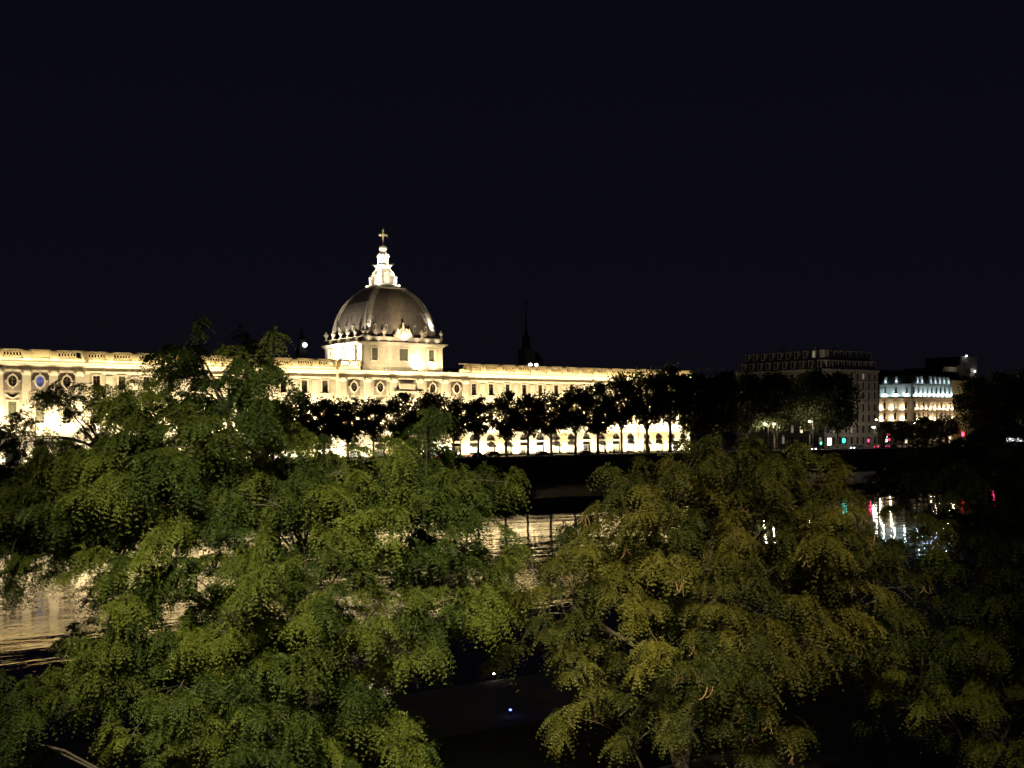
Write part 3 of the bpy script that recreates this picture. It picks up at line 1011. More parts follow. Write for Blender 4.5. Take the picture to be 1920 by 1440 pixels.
for i, (x, ty, lab) in enumerate(TREES):
    D = 198.5 + rng.uniform(-.6, .6)
    s = spot(x, D)
    dep = D / (CS - (x - CX) / FPX * SN)
    H = CAM.z + (HY - ty) / FPX * dep - ST
    k = H / 13.2
    street_tree(KITS[i % 4], (s, D, ST), (max(.95, k ** .7) * rng.uniform(.86, 1.2), max(.95, k ** .7) * rng.uniform(.86, 1.15), k * rng.uniform(.95, 1.04)), rng.uniform(0, 6.28), lab, 'street trees along the far quay')
DTREES = [
    (1303, 705, 1.0, 'dark tree just past the right end of the floodlit facade'),
    (1352, 700, 1.0, 'dark tree midway between the facade end and the dark apartment block'),
    (1402, 702, .95, 'dark tree before the left corner of the dark apartment block'),
    (1452, 705, 1.05, 'dark green tree with a pale lamplit trunk before the dark apartment block'),
    (1518, 696, 1.05, 'black tree covering the left half of the dark apartment block front'),
    (1570, 700, 1.0, 'black tree covering the middle of the dark apartment block'),
    (1832, 712, 1.05, 'dark tree right of the floodlit hotel'),
    (1880, 700, 1.1, 'dark tree above the white bus at the right'),
    (1930, 692, 1.1, 'dark tree at the right edge behind the bus'),
]
for i, (x, ty, w, lab) in enumerate(DTREES):
    D = 201 + rng.uniform(-2, 2)
    s = spot(x, D)
    dep = D / (CS - (x - CX) / FPX * SN)
    H = CAM.z + (HY - ty) / FPX * dep - ST
    k = H / 20.5
    street_tree(BIG[i % 3], (s, D, ST), (w * .92, w * .92, k), rng.uniform(0, 6.28), lab, 'tall dark trees right of the facade', 'dark_leaf')
STREES = [(1692, 790, 'small tree before the left part of the floodlit hotel'), (1733, 782, 'small tree before the middle of the floodlit hotel'),
          (1776, 778, 'small tree before the right end of the floodlit hotel')]
for i, (x, ty, lab) in enumerate(STREES):
    D = 197
    s = spot(x, D)
    dep = D / (CS - (x - CX) / FPX * SN)
    H = CAM.z + (HY - ty) / FPX * dep - ST
    street_tree(KITS[(i + 1) % 4], (s, D, ST), (.95, .95, H / 13.2), rng.uniform(0, 6.28), lab, 'small trees before the floodlit hotel', 'dark_leaf')

# ------------------------------------------------------------------ buildings to the right
def small_win(w, h, name='window'):
    f = MB().box(-w / 2 - .14, -w / 2, -.08, .05, 0, h).box(w / 2, w / 2 + .14, -.08, .05, 0, h).box(-w / 2 - .2, w / 2 + .2, -.16, .05, h, h + .2).box(-w / 2 - .2, w / 2 + .2, -.3, .05, -.16, 0)
    p = MB().add([(-w / 2, .28, 0), (w / 2, .28, 0), (w / 2, .28, h), (-w / 2, .28, h)], [(0, 1, 2, 3)])
    b = MB().box(-.05, .05, .2, .26, 0, h).box(-w / 2, w / 2, .21, .25, h * .68, h * .73)
    return f.mesh('window'), b.mesh('window_bars'), p.mesh('pane')


def face(parent, L, z0, z1, origin, rz, rows, n, w, wallm, trimm, kits, glassf, margin=1.6, bands=(), barsm='frame'):
    """one street face: local x along it, -y outward."""
    ops, spots = [], []
    for (zb, h) in rows:
        for i in range(n):
            x = margin + (L - 2 * margin) * i / (n - 1)
            ops.append((x - w / 2, x + w / 2, zb, zb + h)); spots.append((x, zb, h))
    mb = MB()
    wall_face(mb, 0, L, z0, z1, 0, ops, .3)
    o = put('wall', mb.mesh('wall'), M[wallm], parent, origin, rz)
    for (zb, zt, pr) in bands:
        put('ledge', MB().box(.0, L, -pr, .04, zb, zt).mesh('ledge'), M[trimm], parent, origin, rz)
    R_ = Matrix.Rotation(rz, 3, 'Z')
    for (x, zb, h) in spots:
        p = R_ @ Vector((x, 0, zb)) + Vector(origin)
        kit = kits[h]
        q = put('window', kit[0], M[trimm], parent, p, rz)
        g = glassf(x, zb)
        key = (id(kit), g)
        if key not in pane_cache: pane_cache[key] = pane_variant(kit[2], M[g])
        put('pane', pane_cache[key], None, q)
    return spots


rng = random.Random(21)
# dark corner apartment block
A0, A1, AD0, AD1 = 264.4, 289.4, 226.4, 263.0
apt = thing('corner_apartment_block', 'dark corner apartment block with two rows of dormers in its mansard roof', 'building', (A0, AD0, ST), world_frame=True)
ROWS = [(6.9, 2.2), (10.4, 2.2), (13.8, 2.2), (17.1, 2.2), (20.9, 2.2), (23.9, 2.2), (27.0, 1.7)]
AK = {2.2: small_win(1.15, 2.2), 1.7: small_win(1.1, 1.7)}
BD = ((9.5, 9.85, .25), (12.9, 13.3, .5), (19.7, 20.1, .5), (16.4, 16.55, .3), (23.2, 23.4, .3), (26.2, 26.4, .35), (29.3, 29.9, .7))
g_ = lambda x, z: 'glass'
def g_quay(x, z):
    return 'dim_window' if rng.random() < .07 else 'glass'  # random panes made to glow, added to brighten the dark block
def g_side(x, z):
    return 'lit_window' if (9 < z < 12 and 24 < x < 30) else ('dim_window' if z < 12 and rng.random() < .25 else 'glass')
face(apt, A1 - A0, ST - .3, 29.9, (A0, AD0, 0), 0, ROWS, 9, 1.15, 'apt_wall', 'apt_trim', AK, g_quay, bands=BD)
face(apt, AD1 - AD0, ST - .3, 29.9, (A0, AD1, 0), -math.pi / 2, ROWS, 10, 1.15, 'apt_wall', 'apt_trim', AK, g_side, bands=BD)
MB().box(A0 + .4, A1, AD0 + .4, AD1, ST - .3, 29.8).build('core', M['roof'], apt)
mc, md = (A0 + A1) / 2, (AD0 + AD1) / 2
MB().frustum(mc, md, (A1 - A0) / 2 - .3, (AD1 - AD0) / 2 - .3, 29.9, (A1 - A0) / 2 - 1.9, (AD1 - AD0) / 2 - 1.9, 33.6).frustum(mc, md, (A1 - A0) / 2 - 1.9, (AD1 - AD0) / 2 - 1.9, 33.61, (A1 - A0) / 2 - 4.2, (AD1 - AD0) / 2 - 4.2, 36.1).build('mansard_roof', M['mansard'], apt)
dmw = MB().box(-.72, -.5, -.1, 1.2, 0, 1.9).box(.5, .72, -.1, 1.2, 0, 1.9).box(-.85, .85, -.2, 1.3, 1.9, 2.15).box(-.72, .72, -.16, 1.2, -.15, 0).mesh('dormer')
dpn = MB().box(-.5, .5, .0, 1.2, 0, 1.9).mesh('pane')
dlit = pane_variant(dpn, M['dim_window']); dlit2 = pane_variant(dpn, M['lit_window'])
for row, (z, inset) in enumerate(((30.5, .35), (33.6, 1.9))):
    for i in range(9):
        x = A0 + 2.2 + (A1 - A0 - 4.0) * i / 8
        o = put('dormer', dmw, M['apt_trim'], apt, (x, AD0 + inset, z))
        put('pane', dpn, M['glass'], o)
    for i in range(10):
        y = AD0 + 2.2 + (AD1 - AD0 - 5.0) * i / 9
        o = put('dormer', dmw, M['apt_trim'], apt, (A0 + inset, y, z), -math.pi / 2)
        put('pane', dlit if (row == 1 and i in (0, 1)) else dpn, None if (row == 1 and i in (0, 1)) else M['glass'], o)
for (cx_, cy_) in ((A0 + 7, AD0 + 9), (A0 + 16, AD0 + 9), (A0 + 8, AD0 + 24)):
    MB().box(cx_ - 1.2, cx_ + 1.2, cy_ - .4, cy_ + .4, 34, 37.2).build('chimney', M['apt_wall'], apt)

# floodlit hotel
H0, H1, HD0, HD1 = 315.0, 337.5, 233.0, 246.0
hot = thing('floodlit_hotel', 'small hotel with bright lights on every storey and bluish white lit attic', 'building', (H0, HD0, ST), world_frame=True)
HROWS = [(6.6, 2.6), (10.9, 2.2), (14.6, 2.2), (18.2, 2.2)]
HK = {2.2: small_win(1.1, 2.2), 2.6: small_win(1.3, 2.6)}
HB = ((9.9, 10.3, .35), (13.7, 14.0, .6), (17.4, 17.65, .6), (21.6, 22.1, .7))
gh = lambda x, z: rng.choice(['glass', 'glass', 'lit_window', 'dim_window']) if z < 12 else rng.choice(['glass', 'glass', 'dim_window'])
sq = face(hot, H1 - H0, ST - .3, 22.1, (H0, HD0, 0), 0, HROWS, 9, 1.1, 'hotel_wall', 'hotel_wall', HK, gh, bands=HB)
ss = face(hot, HD1 - HD0, ST - .3, 22.1, (H0, HD1, 0), -math.pi / 2, HROWS, 3, 1.1, 'hotel_wall', 'hotel_wall', HK, gh, bands=HB, margin=2.2)
AKK = {1.9: small_win(1.0, 1.9)}
face(hot, H1 - H0, 22.11, 26.4, (H0, HD0 + .35, 0), 0, [(23.3, 1.9)], 9, 1.0, 'hotel_attic', 'hotel_attic', AKK, g_, bands=((26.1, 26.5, .5),))
face(hot, HD1 - HD0, 22.11, 26.4, (H0 + .35, HD1, 0), -math.pi / 2, [(23.3, 1.9)], 3, 1.0, 'hotel_attic', 'hotel_attic', AKK, g_, margin=2.2, bands=((26.1, 26.5, .5),))
MB().box(H0 + .75, H1, HD0 + .75, HD1, ST - .3, 26.3).build('core', M['roof'], hot)
MB().frustum((H0 + H1) / 2, (HD0 + HD1) / 2, (H1 - H0) / 2 - .2, (HD1 - HD0) / 2 - .2, 26.5, (H1 - H0) / 2 - 2, (HD1 - HD0) / 2 - 2, 29.8).build('roof', M['mansard'], hot)
rd = MB().box(-.42, .42, -.1, 1.2, 0, 1.5).add([(-.42, -.1, 1.5), (0, -.1, 2.1), (.42, -.1, 1.5), (-.42, 1.2, 1.5), (0, 1.2, 2.1), (.42, 1.2, 1.5)], [(0, 2, 1), (0, 1, 4, 3), (1, 2, 5, 4)]).mesh('roof_dormer')
CWH = (.72, .95, 1.0)
for i in range(9):
    x = H0 + 1.6 + (H1 - H0 - 3.2) * i / 8
    if i not in (0, 3):
        put('roof_dormer', rd, M['hotel_attic'], hot, (x, HD0 + .7, 27.0))
        lamp('POINT', (x, HD0 + .25, 27.0), 70, CWH, parent=hot, radius=.1, name='dormer_light')
    lamp('POINT', (x + 1.2, HD0 - .25, 22.75), 210, CWH, parent=hot, radius=.12, name='attic_light')
    put('floodlight', floodbox, M['fixture'], hot, (x + 1.2, HD0 - .3, 22.3))
    for zf in (14.35, 18.0):
        put('floodlight', floodbox, M['fixture'], hot, (x + 1.2, HD0 - .5, zf - .35))
        lamp('POINT', (x + 1.2, HD0 - .45, zf + .25), 300 * rng.uniform(.4, 1.6), (1, .82, .55), parent=hot, radius=.12, name='storey_light')
for i in range(3):
    y = HD0 + 2.2 + (HD1 - HD0 - 4.4) * i / 2
    if i != 0:
        put('roof_dormer', rd, M['hotel_attic'], hot, (H0 + .7, y, 27.0), -math.pi / 2)
        lamp('POINT', (H0 + .2, y, 27.2), 60, CWH, parent=hot, radius=.1, name='dormer_light')
    lamp('POINT', (H0 - .3, y + .2, 22.8), 300, CWH, parent=hot, radius=.12, name='attic_light')
    for zf in (14.35, 18.0):
        lamp('POINT', (H0 - .55, y + 1.3, zf + .35), 520, (1, .84, .58), parent=hot, radius=.15, name='storey_light')
for x in (H0 + 4, H0 + 12, H0 + 19):
    lamp('POINT', (x, HD0 - 1.0, 9.4), 420, (1, .85, .6), parent=hot, radius=.15, name='shop_light')

# yellow house next to it, and roofs further back
yh = thing('yellow_house', 'yellow rendered house with a tall white chimney beside the floodlit hotel', 'building', (337.7, 235, ST), world_frame=True)
yk = {1.9: AKK[1.9]}
face(yh, 16.0, ST - .3, 27.9, (337.7, 234.6, 0), 0, [(9.5, 1.9), (13.5, 1.9), (17.5, 1.9), (21.5, 1.9)], 4, 1.0, 'yellow_wall', 'yellow_wall', yk, g_, bands=((27.4, 28.0, .6),), margin=2.5)
MB().box(337.7, 353.7, 235.0, 252, ST - .3, 27.9).build('core', M['yellow_wall'], yh)
MB().extrude_x([(234.2, 28.01), (243, 31.5), (252, 28.01)], 337.5, 353.9).build('roof', M['far_roof'], yh)
MB().box(346.5, 348.3, 236.5, 237.6, 28.3, 33.2).box(346.3, 348.5, 236.3, 237.8, 33.2, 33.5).build('chimney', M['hotel_attic'], yh)
lamp('POINT', (345, 231.5, 20.5), 230, (1, .78, .42), parent=yh, radius=.3, name='house_light')


def back_building(x0, x1, ytop, D, depth, label, wallm='apt_wall', nwin=5):
    s0, s1 = spot(x0, D), spot(x1, D)
    dep = D / (CS - ((x0 + x1) / 2 - CX) / FPX * SN)
    zt = CAM.z + (HY - ytop) / FPX * dep
    b = thing('distant_building', label, 'building', (s0, D, ST), world_frame=True)
    rows = [(zt - 3.4 - 3.4 * k, 1.9) for k in range(3)]
    face(b, s1 - s0, ST - .3, zt, (s0, D, 0), 0, rows, nwin, 1.0, wallm, 'apt_trim', {1.9: AKK[1.9]}, lambda x, z: 'glass', bands=((zt - .5, zt + .05, .5),))
    MB().box(s0, s1, D + .4, D + depth, ST - .3, zt - .06).build('core', M['far_roof'], b)
    return b, s0, s1, zt


b1, s0, s1, zt = back_building(1768, 1818, 689, 300, 20, 'dim flat roofed building behind the yellow house', 'apt_wall', 8)
lamp('POINT', (s0 + 6, 296, zt - 1.5), 120, (1, .85, .6), parent=b1, radius=.3, name='cornice_lamp')
b2, s0, s1, zt = back_building(1800, 1832, 669, 420, 25, 'far dim block with two small lamps above the yellow house', 'apt_wall', 6)
for (lx, lz) in ((.25, zt + .3), (.75, zt - 9)):
    MB().ball((s0 + (s1 - s0) * lx, 418.5, lz), .45, .45, .45).build('lamp', M['lamp_white'], b2)
back_building(1652, 1712, 694, 330, 20, 'dark roof block between the apartment block and the floodlit hotel', 'far_roof', 6)
back_building(1722, 1772, 698, 330, 20, 'dark roof block with chimneys right behind the floodlit hotel', 'far_roof', 5)

# church towers over the palace roof
def at_plane(x, y, D):
    return at(x, y, D / (CS - (x - CX) / FPX * SN))


p = at_plane(569, 647, 300)
bt = thing('bell_tower', 'slim dark bell tower with a glaring white lamp left of the dome', 'tower', (p.x, 300, ST), world_frame=True)
ztop = at_plane(569, 607, 300).z
MB().box(p.x - 1.3, p.x + 1.3, 300, 302.6, ST, p.z - 1.2).build('shaft', M['roof'], bt)
MB().lathe([(1.5, 0), (1.5, .3), (1.1, .5), (1.0, 2.6), (1.3, 2.8), (1.0, 3.3), (.5, 4.0), (.45, ztop - p.z - 1.6), (.1, ztop - p.z + .8)], p.x, 301.3, p.z - 1.2, 10).build('belfry', M['roof'], bt)
MB().ball((p.x, 299.0, p.z), .7, .7, .7, 12, 8).build('lamp', M['lamp_soft'], bt)

p = at_plane(993, 672, 330)
sp = thing('church_spire', 'dark church spire with a cross right of the dome', 'tower', (p.x, 330, ST), world_frame=True)
zt = at_plane(993, 573, 330).z
MB().box(p.x - 2.2, p.x + 2.2, 330, 334.4, ST, p.z + 3.5).build('shaft', M['stone_grey'], sp)
MB().lathe([(1.9, 0), (2.0, .4), (1.5, .6), (1.5, 3.6), (1.7, 3.9), (1.0, 4.6), (.45, 6.5), (.12, zt - p.z - 6), (.1, zt - p.z - 3.5)], p.x, 332.2, p.z + 3.5, 8).build('spire', M['roof'], sp)
MB().box(p.x - .1, p.x + .1, 332.1, 332.3, zt - .8, zt + 2).box(p.x - .7, p.x + .7, 332.1, 332.3, zt + .7, zt + .95).build('cross', M['metal'], sp)
p2 = at_plane(1012, 668, 335)
MB().lathe([(4.5, 0), (4.3, 2), (3.4, 4.2), (1.8, 5.8), (.3, 6.6)], p2.x, 340, p2.z - 4, 12).build('cupola', M['roof'], sp)

# white lamps standing on the palace roof
p = at_plane(1000, 684, 232)
rl = thing('roof_lamp', 'pair of glaring white lamps on the palace roof right of the dome', 'lamp', (p.x, 232, 26.4), world_frame=True)
for dx in (-.9, .9):
    MB().tube([(p.x + dx, 232, 26.0), (p.x + dx, 232, p.z - .3)], .06, 6).build('post', M['metal'], rl)
    MB().ball((p.x + dx, 232, p.z), .42, .42, .38, 10, 6).build('globe', M['lamp_white'], rl)
lamp('POINT', (p.x, 230.8, p.z + .2), 150, (1, .95, .85), parent=rl, radius=.3, name='globe_light')

# ------------------------------------------------------------------ street furniture on the far quay
def street_lamp(x, y, D, label, m='lamp_warm', energy=0, color=(1, .82, .55), size=.32, group='street lamps on the far quay', arm=1.2):
    p = at_plane(x, y, D)
    o = thing('street_lamp', label, 'street lamp', (p.x, D, ST), group, world_frame=True)
    MB().tube([(p.x + arm, D, ST), (p.x + arm, D, p.z - .6), (p.x + arm * .8, D, p.z + .1), (p.x + .2, D, p.z + .28)], [.1, .07, .06, .05], 6).build('pole', M['metal'], o)
    MB().box(p.x - .45, p.x + .4, D - .2, D + .2, p.z + .18, p.z + .34).build('lamp_head', M['metal'], o)
    if m:
        MB().ball((p.x, D, p.z), size * 1.15, size, size * .55, 10, 6).build('lamp_glass', M[m], o)
    if energy:
        lamp('POINT', (p.x, D, p.z - .45), energy, color, parent=o, radius=.2, name='lamp_light')
    return o


street_lamp(52, 776, 199, 'unlit slender street lamp with a hooked arm at the far left', m=None)
ms = street_lamp(789, 738, 199, 'tall slim projector mast rising over the trees under the dome', m=None)
mp_ = at_plane(789, 736, 199)
for k, (dx, e, ax, az, an) in enumerate(((-.35, 42000, TS - 1.5, 40.5, 26), (.35, 40000, TS + 1.0, 33.0, 30), (0, 34000, TS - .2, 41.0, 8), (.15, 24000, TS - .3, 37.5, 7))):
    MB().box(mp_.x + dx - .2, mp_.x + dx + .2, 198.9, 199.3, mp_.z + .3, mp_.z + .7).build('projector', M['fixture'], ms)
    lamp('SPOT', (mp_.x + dx, 199.45, mp_.z + .75), e, (1, .80, .52) if k < 2 else (1, .72, .28), (ax, TD - 7, az), ms, .2, an, .8, name='projector_light')
street_lamp(1434, 795, 196, 'left one of two lit street lamps beside the pale lamplit trunk', energy=1100)
street_lamp(1451, 795, 196, 'right one of two lit street lamps, touching the pale lamplit trunk', energy=1100)
street_lamp(1518, 790, 196, 'lit street lamp before the dark apartment block, above the bright headlamp', energy=2600)
street_lamp(1643, 787, 214, 'upper one of two bright lamps at the right corner of the dark apartment block', 'lamp_white', 700, (1, .9, .7), .32)
street_lamp(1638, 801, 206, 'lower, larger one of two bright lamps at the corner of the dark apartment block', 'lamp_white', 700, (1, .9, .7), .42)
street_lamp(1714, 793, 212, 'small lit street lamp among the small trees before the hotel', energy=200, size=.3)
street_lamp(1786, 812, 212, 'amber street lamp low beside the red traffic signal', energy=500, color=(1, .65, .2))
street_lamp(1875, 815, 216, 'amber street lamp behind the dark trees above the bus', energy=700, color=(1, .62, .15))


def signal(x, y, D, label, m, r=.34):
    p = at_plane(x, y, D)
    o = thing('traffic_signal', label, 'traffic light', (p.x, D, ST), 'traffic signals on the far quay', world_frame=True)
    MB().tube([(p.x, D + .12, ST), (p.x, D + .12, p.z + .8)], .07, 6).build('pole', M['metal'], o)
    MB().box(p.x - .3, p.x + .3, D, D + .22, p.z - 1.0, p.z + .5).build('housing', M['metal'], o)
    MB().ball((p.x, D - .06, p.z), r, .16, r, 10, 6).build('lens', M[m], o)  # larger lenses are oversized, imitating the glare around the signal
    d = M[m].node_tree.nodes['Principled BSDF'].inputs['Emission Color'].default_value
    lamp('POINT', (p.x, D - .7, p.z), 60, tuple(d[:3]), parent=o, radius=.2, name='signal_light')


signal(1582, 826, 193, 'blue green traffic signal, lens enlarged to mimic its glow, right of the white panel', 'green', .62)
signal(1539, 831, 194, 'small green traffic signal left of the white panel', 'green2', .34)
signal(1628, 826, 193, 'pink red traffic signal left of the tail lights', 'pink', .42)
signal(1805, 814, 193, 'bright red traffic signal right of the floodlit hotel', 'red', .62)
signal(1860, 825, 194, 'faint red traffic signal between the hotel and the bus', 'pink', .22)

p = at_plane(1555, 828, 202)
bb = thing('backlit_panel', 'white backlit advertising panel between the two green signals', 'sign', (p.x, 202, ST), world_frame=True)
MB().box(p.x - .12, p.x + .12, 202.1, 202.3, ST, p.z - .9).build('post', M['metal'], bb)
MB().box(p.x - .85, p.x + .85, 202.02, 202.35, p.z - 1.05, p.z + 1.05).build('case', M['metal'], bb)
MB().box(p.x - .76, p.x + .76, 201.98, 202.01, p.z - .96, p.z + .96).build('screen', M['billboard'], bb)
p = at_plane(1665, 816, 226)
ns = thing('shop_sign', 'red and white lit shop sign left below the floodlit hotel', 'sign', (p.x, 226, ST), world_frame=True)
MB().box(p.x - 1.9, p.x + 1.9, 226.05, 226.4, ST, p.z + 1.2).build('kiosk', M['metal'], ns)
MB().box(p.x - 1.0, p.x + 1.1, 225.95, 226.03, p.z + .1, p.z + .6).build('top_panel', M['pink'], ns)
MB().box(p.x - 1.1, p.x - .4, 225.95, 226.03, p.z - 2.1, p.z - .2).build('side_panel', M['billboard'], ns)
MB().box(p.x + .3, p.x + .9, 225.95, 226.03, p.z - 1.7, p.z - 1.1).build('lower_panel', M['pink'], ns)

# ------------------------------------------------------------------ vehicles
def car_proto(paint):
    t = thing('parked_car', 'car', 'car', (0, 0, 0))
    b = MB()
    prof = [(-2.1, .35), (2.1, .35), (2.15, .6), (2.1, .85), (1.25, .95), (.55, 1.42), (-.95, 1.45), (-1.75, 1.0), (-2.12, .9), (-2.15, .55)]
    b.extrude_y([(x, z) for x, z in prof], -.78, .78)
    put('body', b.mesh('body'), M[paint], t)
    for sy in (-1, 1):
        g = MB().extrude_y([(1.08, .97), (.5, 1.36), (-.9, 1.39), (-1.5, 1.02)], sy * .785 - .01, sy * .785 + .01)
        put('side_window', g.mesh('side_window'), M['glass'], t)
    put('windscreen', MB().add([(1.27, -.7, .98), (1.27, .7, .98), (.6, .62, 1.42), (.6, -.62, 1.42)], [(0, 1, 2, 3)]).mesh('windscreen'), M['glass'], t)
    for wx in (-1.3, 1.3):
        for wy in (-.8, .8):
            o = put('wheel', MB().tube([(wx, wy - .1, .33), (wx, wy + .1, .33)], .33, 14).mesh('wheel'), M['tyre'], t)
            put('rim', MB().tube([(wx, wy - .11, .33), (wx, wy + .11, .33)], .19, 10).mesh('rim'), M['apt_trim'], o)
    for sy in (-.55, .55):
        put('headlight', MB().ball((2.1, sy, .7), .08, .17, .1, 8, 5).mesh('headlight'), M['headlight'] if paint == 'car_white' else M['glass'], t)
        put('tail_light', MB().ball((-2.1, sy, .82), .08, .16, .12, 8, 5).mesh('tail_light'), M['pink'] if paint in ('car_red', 'car_black') else M['tyre'], t)
    return t


protos = {}
CARS = [(893, 205.5, 'car_black', math.pi * .08, 'black car with pink tail light below the second tree right of the dome'),
        (832, 204.8, 'car_red', 0, 'dark red car below the right edge of the dome tower'),
        (925, 212.5, 'car_grey', 0, 'grey car half hidden by the wall, right of the black car'),
        (1014, 205.2, 'car_grey', math.pi, 'grey car below the white roof lamps'),
        (1097, 205.2, 'car_grey', 0, 'grey car between the open crowned tree and the tall tree'),
        (1650, 204.8, 'car_red', .15, 'red lit car left of the red and white shop sign'),
        (1672, 206.5, 'car_black', .1, 'dark car with red tail lights below the shop sign'),
        (1519, 205.5, 'car_white', -1.9, 'white car with glaring headlamp below the apartment block'),
        (1608, 205.5, 'car_white', math.pi, 'pale car driving between the blue green and pink signals'),
        (345, 205.3, 'car_grey', 0, 'grey car glimpsed through the near left tree')]
for (x, D, paint, rz, lab) in CARS:
    if paint not in protos:
        protos[paint] = car_proto(paint); o = protos[paint]
    else:
        o = copy_tree(protos[paint])
    o.location = (spot(x, D), D, ST + .01)
    o.rotation_euler = (0, 0, rz)
    o['label'] = lab
    o['group'] = 'cars on the far quay road'
    if paint == 'car_white':
        f = Vector((math.cos(rz), math.sin(rz), 0))
        lamp('SPOT', Vector(o.location) + f * 2.3 + Vector((0, 0, .7)), 300, (.9, .93, 1), Vector(o.location) + f * 12 + Vector((0, 0, .4)), None, .1, 60, name='headlamp_light')

s0 = spot(1886, 207)
bus = thing('city_bus', 'white city bus with bright lit windows at the right edge', 'bus', (s0, 207, ST), world_frame=True)
MB().box(s0, s0 + 12, 207, 209.5, ST + .35, ST + 3.1).build('body', M['bus_white'], bus)
MB().box(s0 + .3, s0 + 11.7, 207.2, 209.3, ST + 3.1, ST + 3.3).build('roof', M['bus_white'], bus)
for k in range(5):
    MB().box(s0 + .25 + 2.35 * k, s0 + 2.35 + 2.35 * k, 206.95, 206.99, ST + 1.45, ST + 2.65).build('window', M['bus_window'], bus)
for wx in (2.4, 9.2):
    MB().tube([(s0 + wx, 206.95, ST + .48), (s0 + wx, 207.3, ST + .48)], .48, 14).build('wheel', M['tyre'], bus)
MB().box(s0 - .06, s0 - .01, 207.15, 207.5, ST + .8, ST + 1.3).box(s0 - .06, s0 - .01, 209.0, 209.35, ST + .8, ST + 1.3).build('tail_light', M['pink'], bus)


# ------------------------------------------------------------------ a few people on the far pavement
def person(x, D, hgt, coat, label, rz, stride):
    p = Vector((spot(x, D), D, ST + .004))
    t = thing('person', label, 'person', p, 'people on the far pavement', rz)
    k = hgt / 1.75
    J = {'pelvis': (0, 0, .95), 'chest': (0, .02, 1.32), 'neck': (0, .01, 1.5), 'head': (0, -.02, 1.62), 'crown': (0, -.01, 1.73),
         'lh': (.1, 0, .9), 'lk': (.11, -.02 - stride * .3, .5), 'la': (.11, stride * .1 - stride * .4, .09), 'lt': (.12, -stride * .4 - .14, .04),
         'rh': (-.1, 0, .9), 'rk': (-.11, -.02 + stride * .2, .5), 'ra': (-.11, stride * .5, .09), 'rt': (-.12, stride * .5 - .14, .04),
         'ls': (.19, .02, 1.42), 'le': (.25, .06, 1.14), 'lw': (.24, -.06, .9), 'lf': (.23, -.09, .8),
         'rs': (-.19, .02, 1.42), 're': (-.25, .06, 1.14), 'rw': (-.24, -.06, .9), 'rf': (-.23, -.09, .8)}
    Rr = {'pelvis': .15, 'chest': .16, 'neck': .06, 'head': .1, 'crown': .07, 'lh': .1, 'rh': .1, 'lk': .065, 'rk': .065, 'la': .045, 'ra': .045, 'lt': .04, 'rt': .04,
          'ls': .07, 'rs': .07, 'le': .05, 're': .05, 'lw': .035, 'rw': .035, 'lf': .03, 'rf': .03}
    names = list(J)
    ed = [('pelvis', 'chest'), ('chest', 'neck'), ('neck', 'head'), ('head', 'crown'), ('pelvis', 'lh'), ('lh', 'lk'), ('lk', 'la'), ('la', 'lt'), ('pelvis', 'rh'),
          ('rh', 'rk'), ('rk', 'ra'), ('ra', 'rt'), ('chest', 'ls'), ('ls', 'le'), ('le', 'lw'), ('lw', 'lf'), ('chest', 'rs'), ('rs', 're'), ('re', 'rw'), ('rw', 'rf')]
    me = bpy.data.meshes.new('body')
    me.from_pydata([tuple(c * k for c in J[n]) for n in names], [(names.index(a), names.index(b)) for a, b in ed], [])
    o = put('body', me, M[coat], t)
    md_ = o.modifiers.new('skin', 'SKIN')
    for i, n in enumerate(names):
        me.skin_vertices[0].data[i].radius = (Rr[n] * k, Rr[n] * k)
        me.skin_vertices[0].data[i].use_root = (n == 'pelvis')
    o.modifiers.new('sub', 'SUBSURF').levels = 1
    put('hair', MB().ball((0, .01 * k, 1.68 * k), .105 * k, .115 * k, .1 * k, 8, 5).mesh('hair'), M['cloth_dark'], t)


person(1136, 203, 1.78, 'cloth_dark', 'leftmost of three people in dark clothes walking by the tall trees', .3, .5)
person(1144, 203, 1.68, 'cloth_blue', 'middle one of three people walking by the tall trees, in blue', .1, .4)
person(1151, 203.4, 1.74, 'cloth_dark', 'rightmost of three people in dark clothes walking by the tall trees', -.2, .5)

# ------------------------------------------------------------------ small lights on the near bank
for (x, y, m, lab) in ((926, 1263, 'lamp_white', 'tiny white marker light at the near water edge'), (957, 1331, 'blue', 'tiny blue marker light on the near bank path')):
    dep = 13.3 * FPX / (y - HY)
    p = at(x, y, dep)
    o = thing('marker_light', lab, 'lamp', (p.x, p.y, 1.0), 'marker lights on the near bank', world_frame=True)
    MB().tube([(p.x, p.y, .98), (p.x, p.y, p.z)], .05, 8).build('post', M['metal'], o)
    MB().ball((p.x, p.y, p.z), .07, .07, .05, 8, 5).build('lamp_glass', M[m], o)

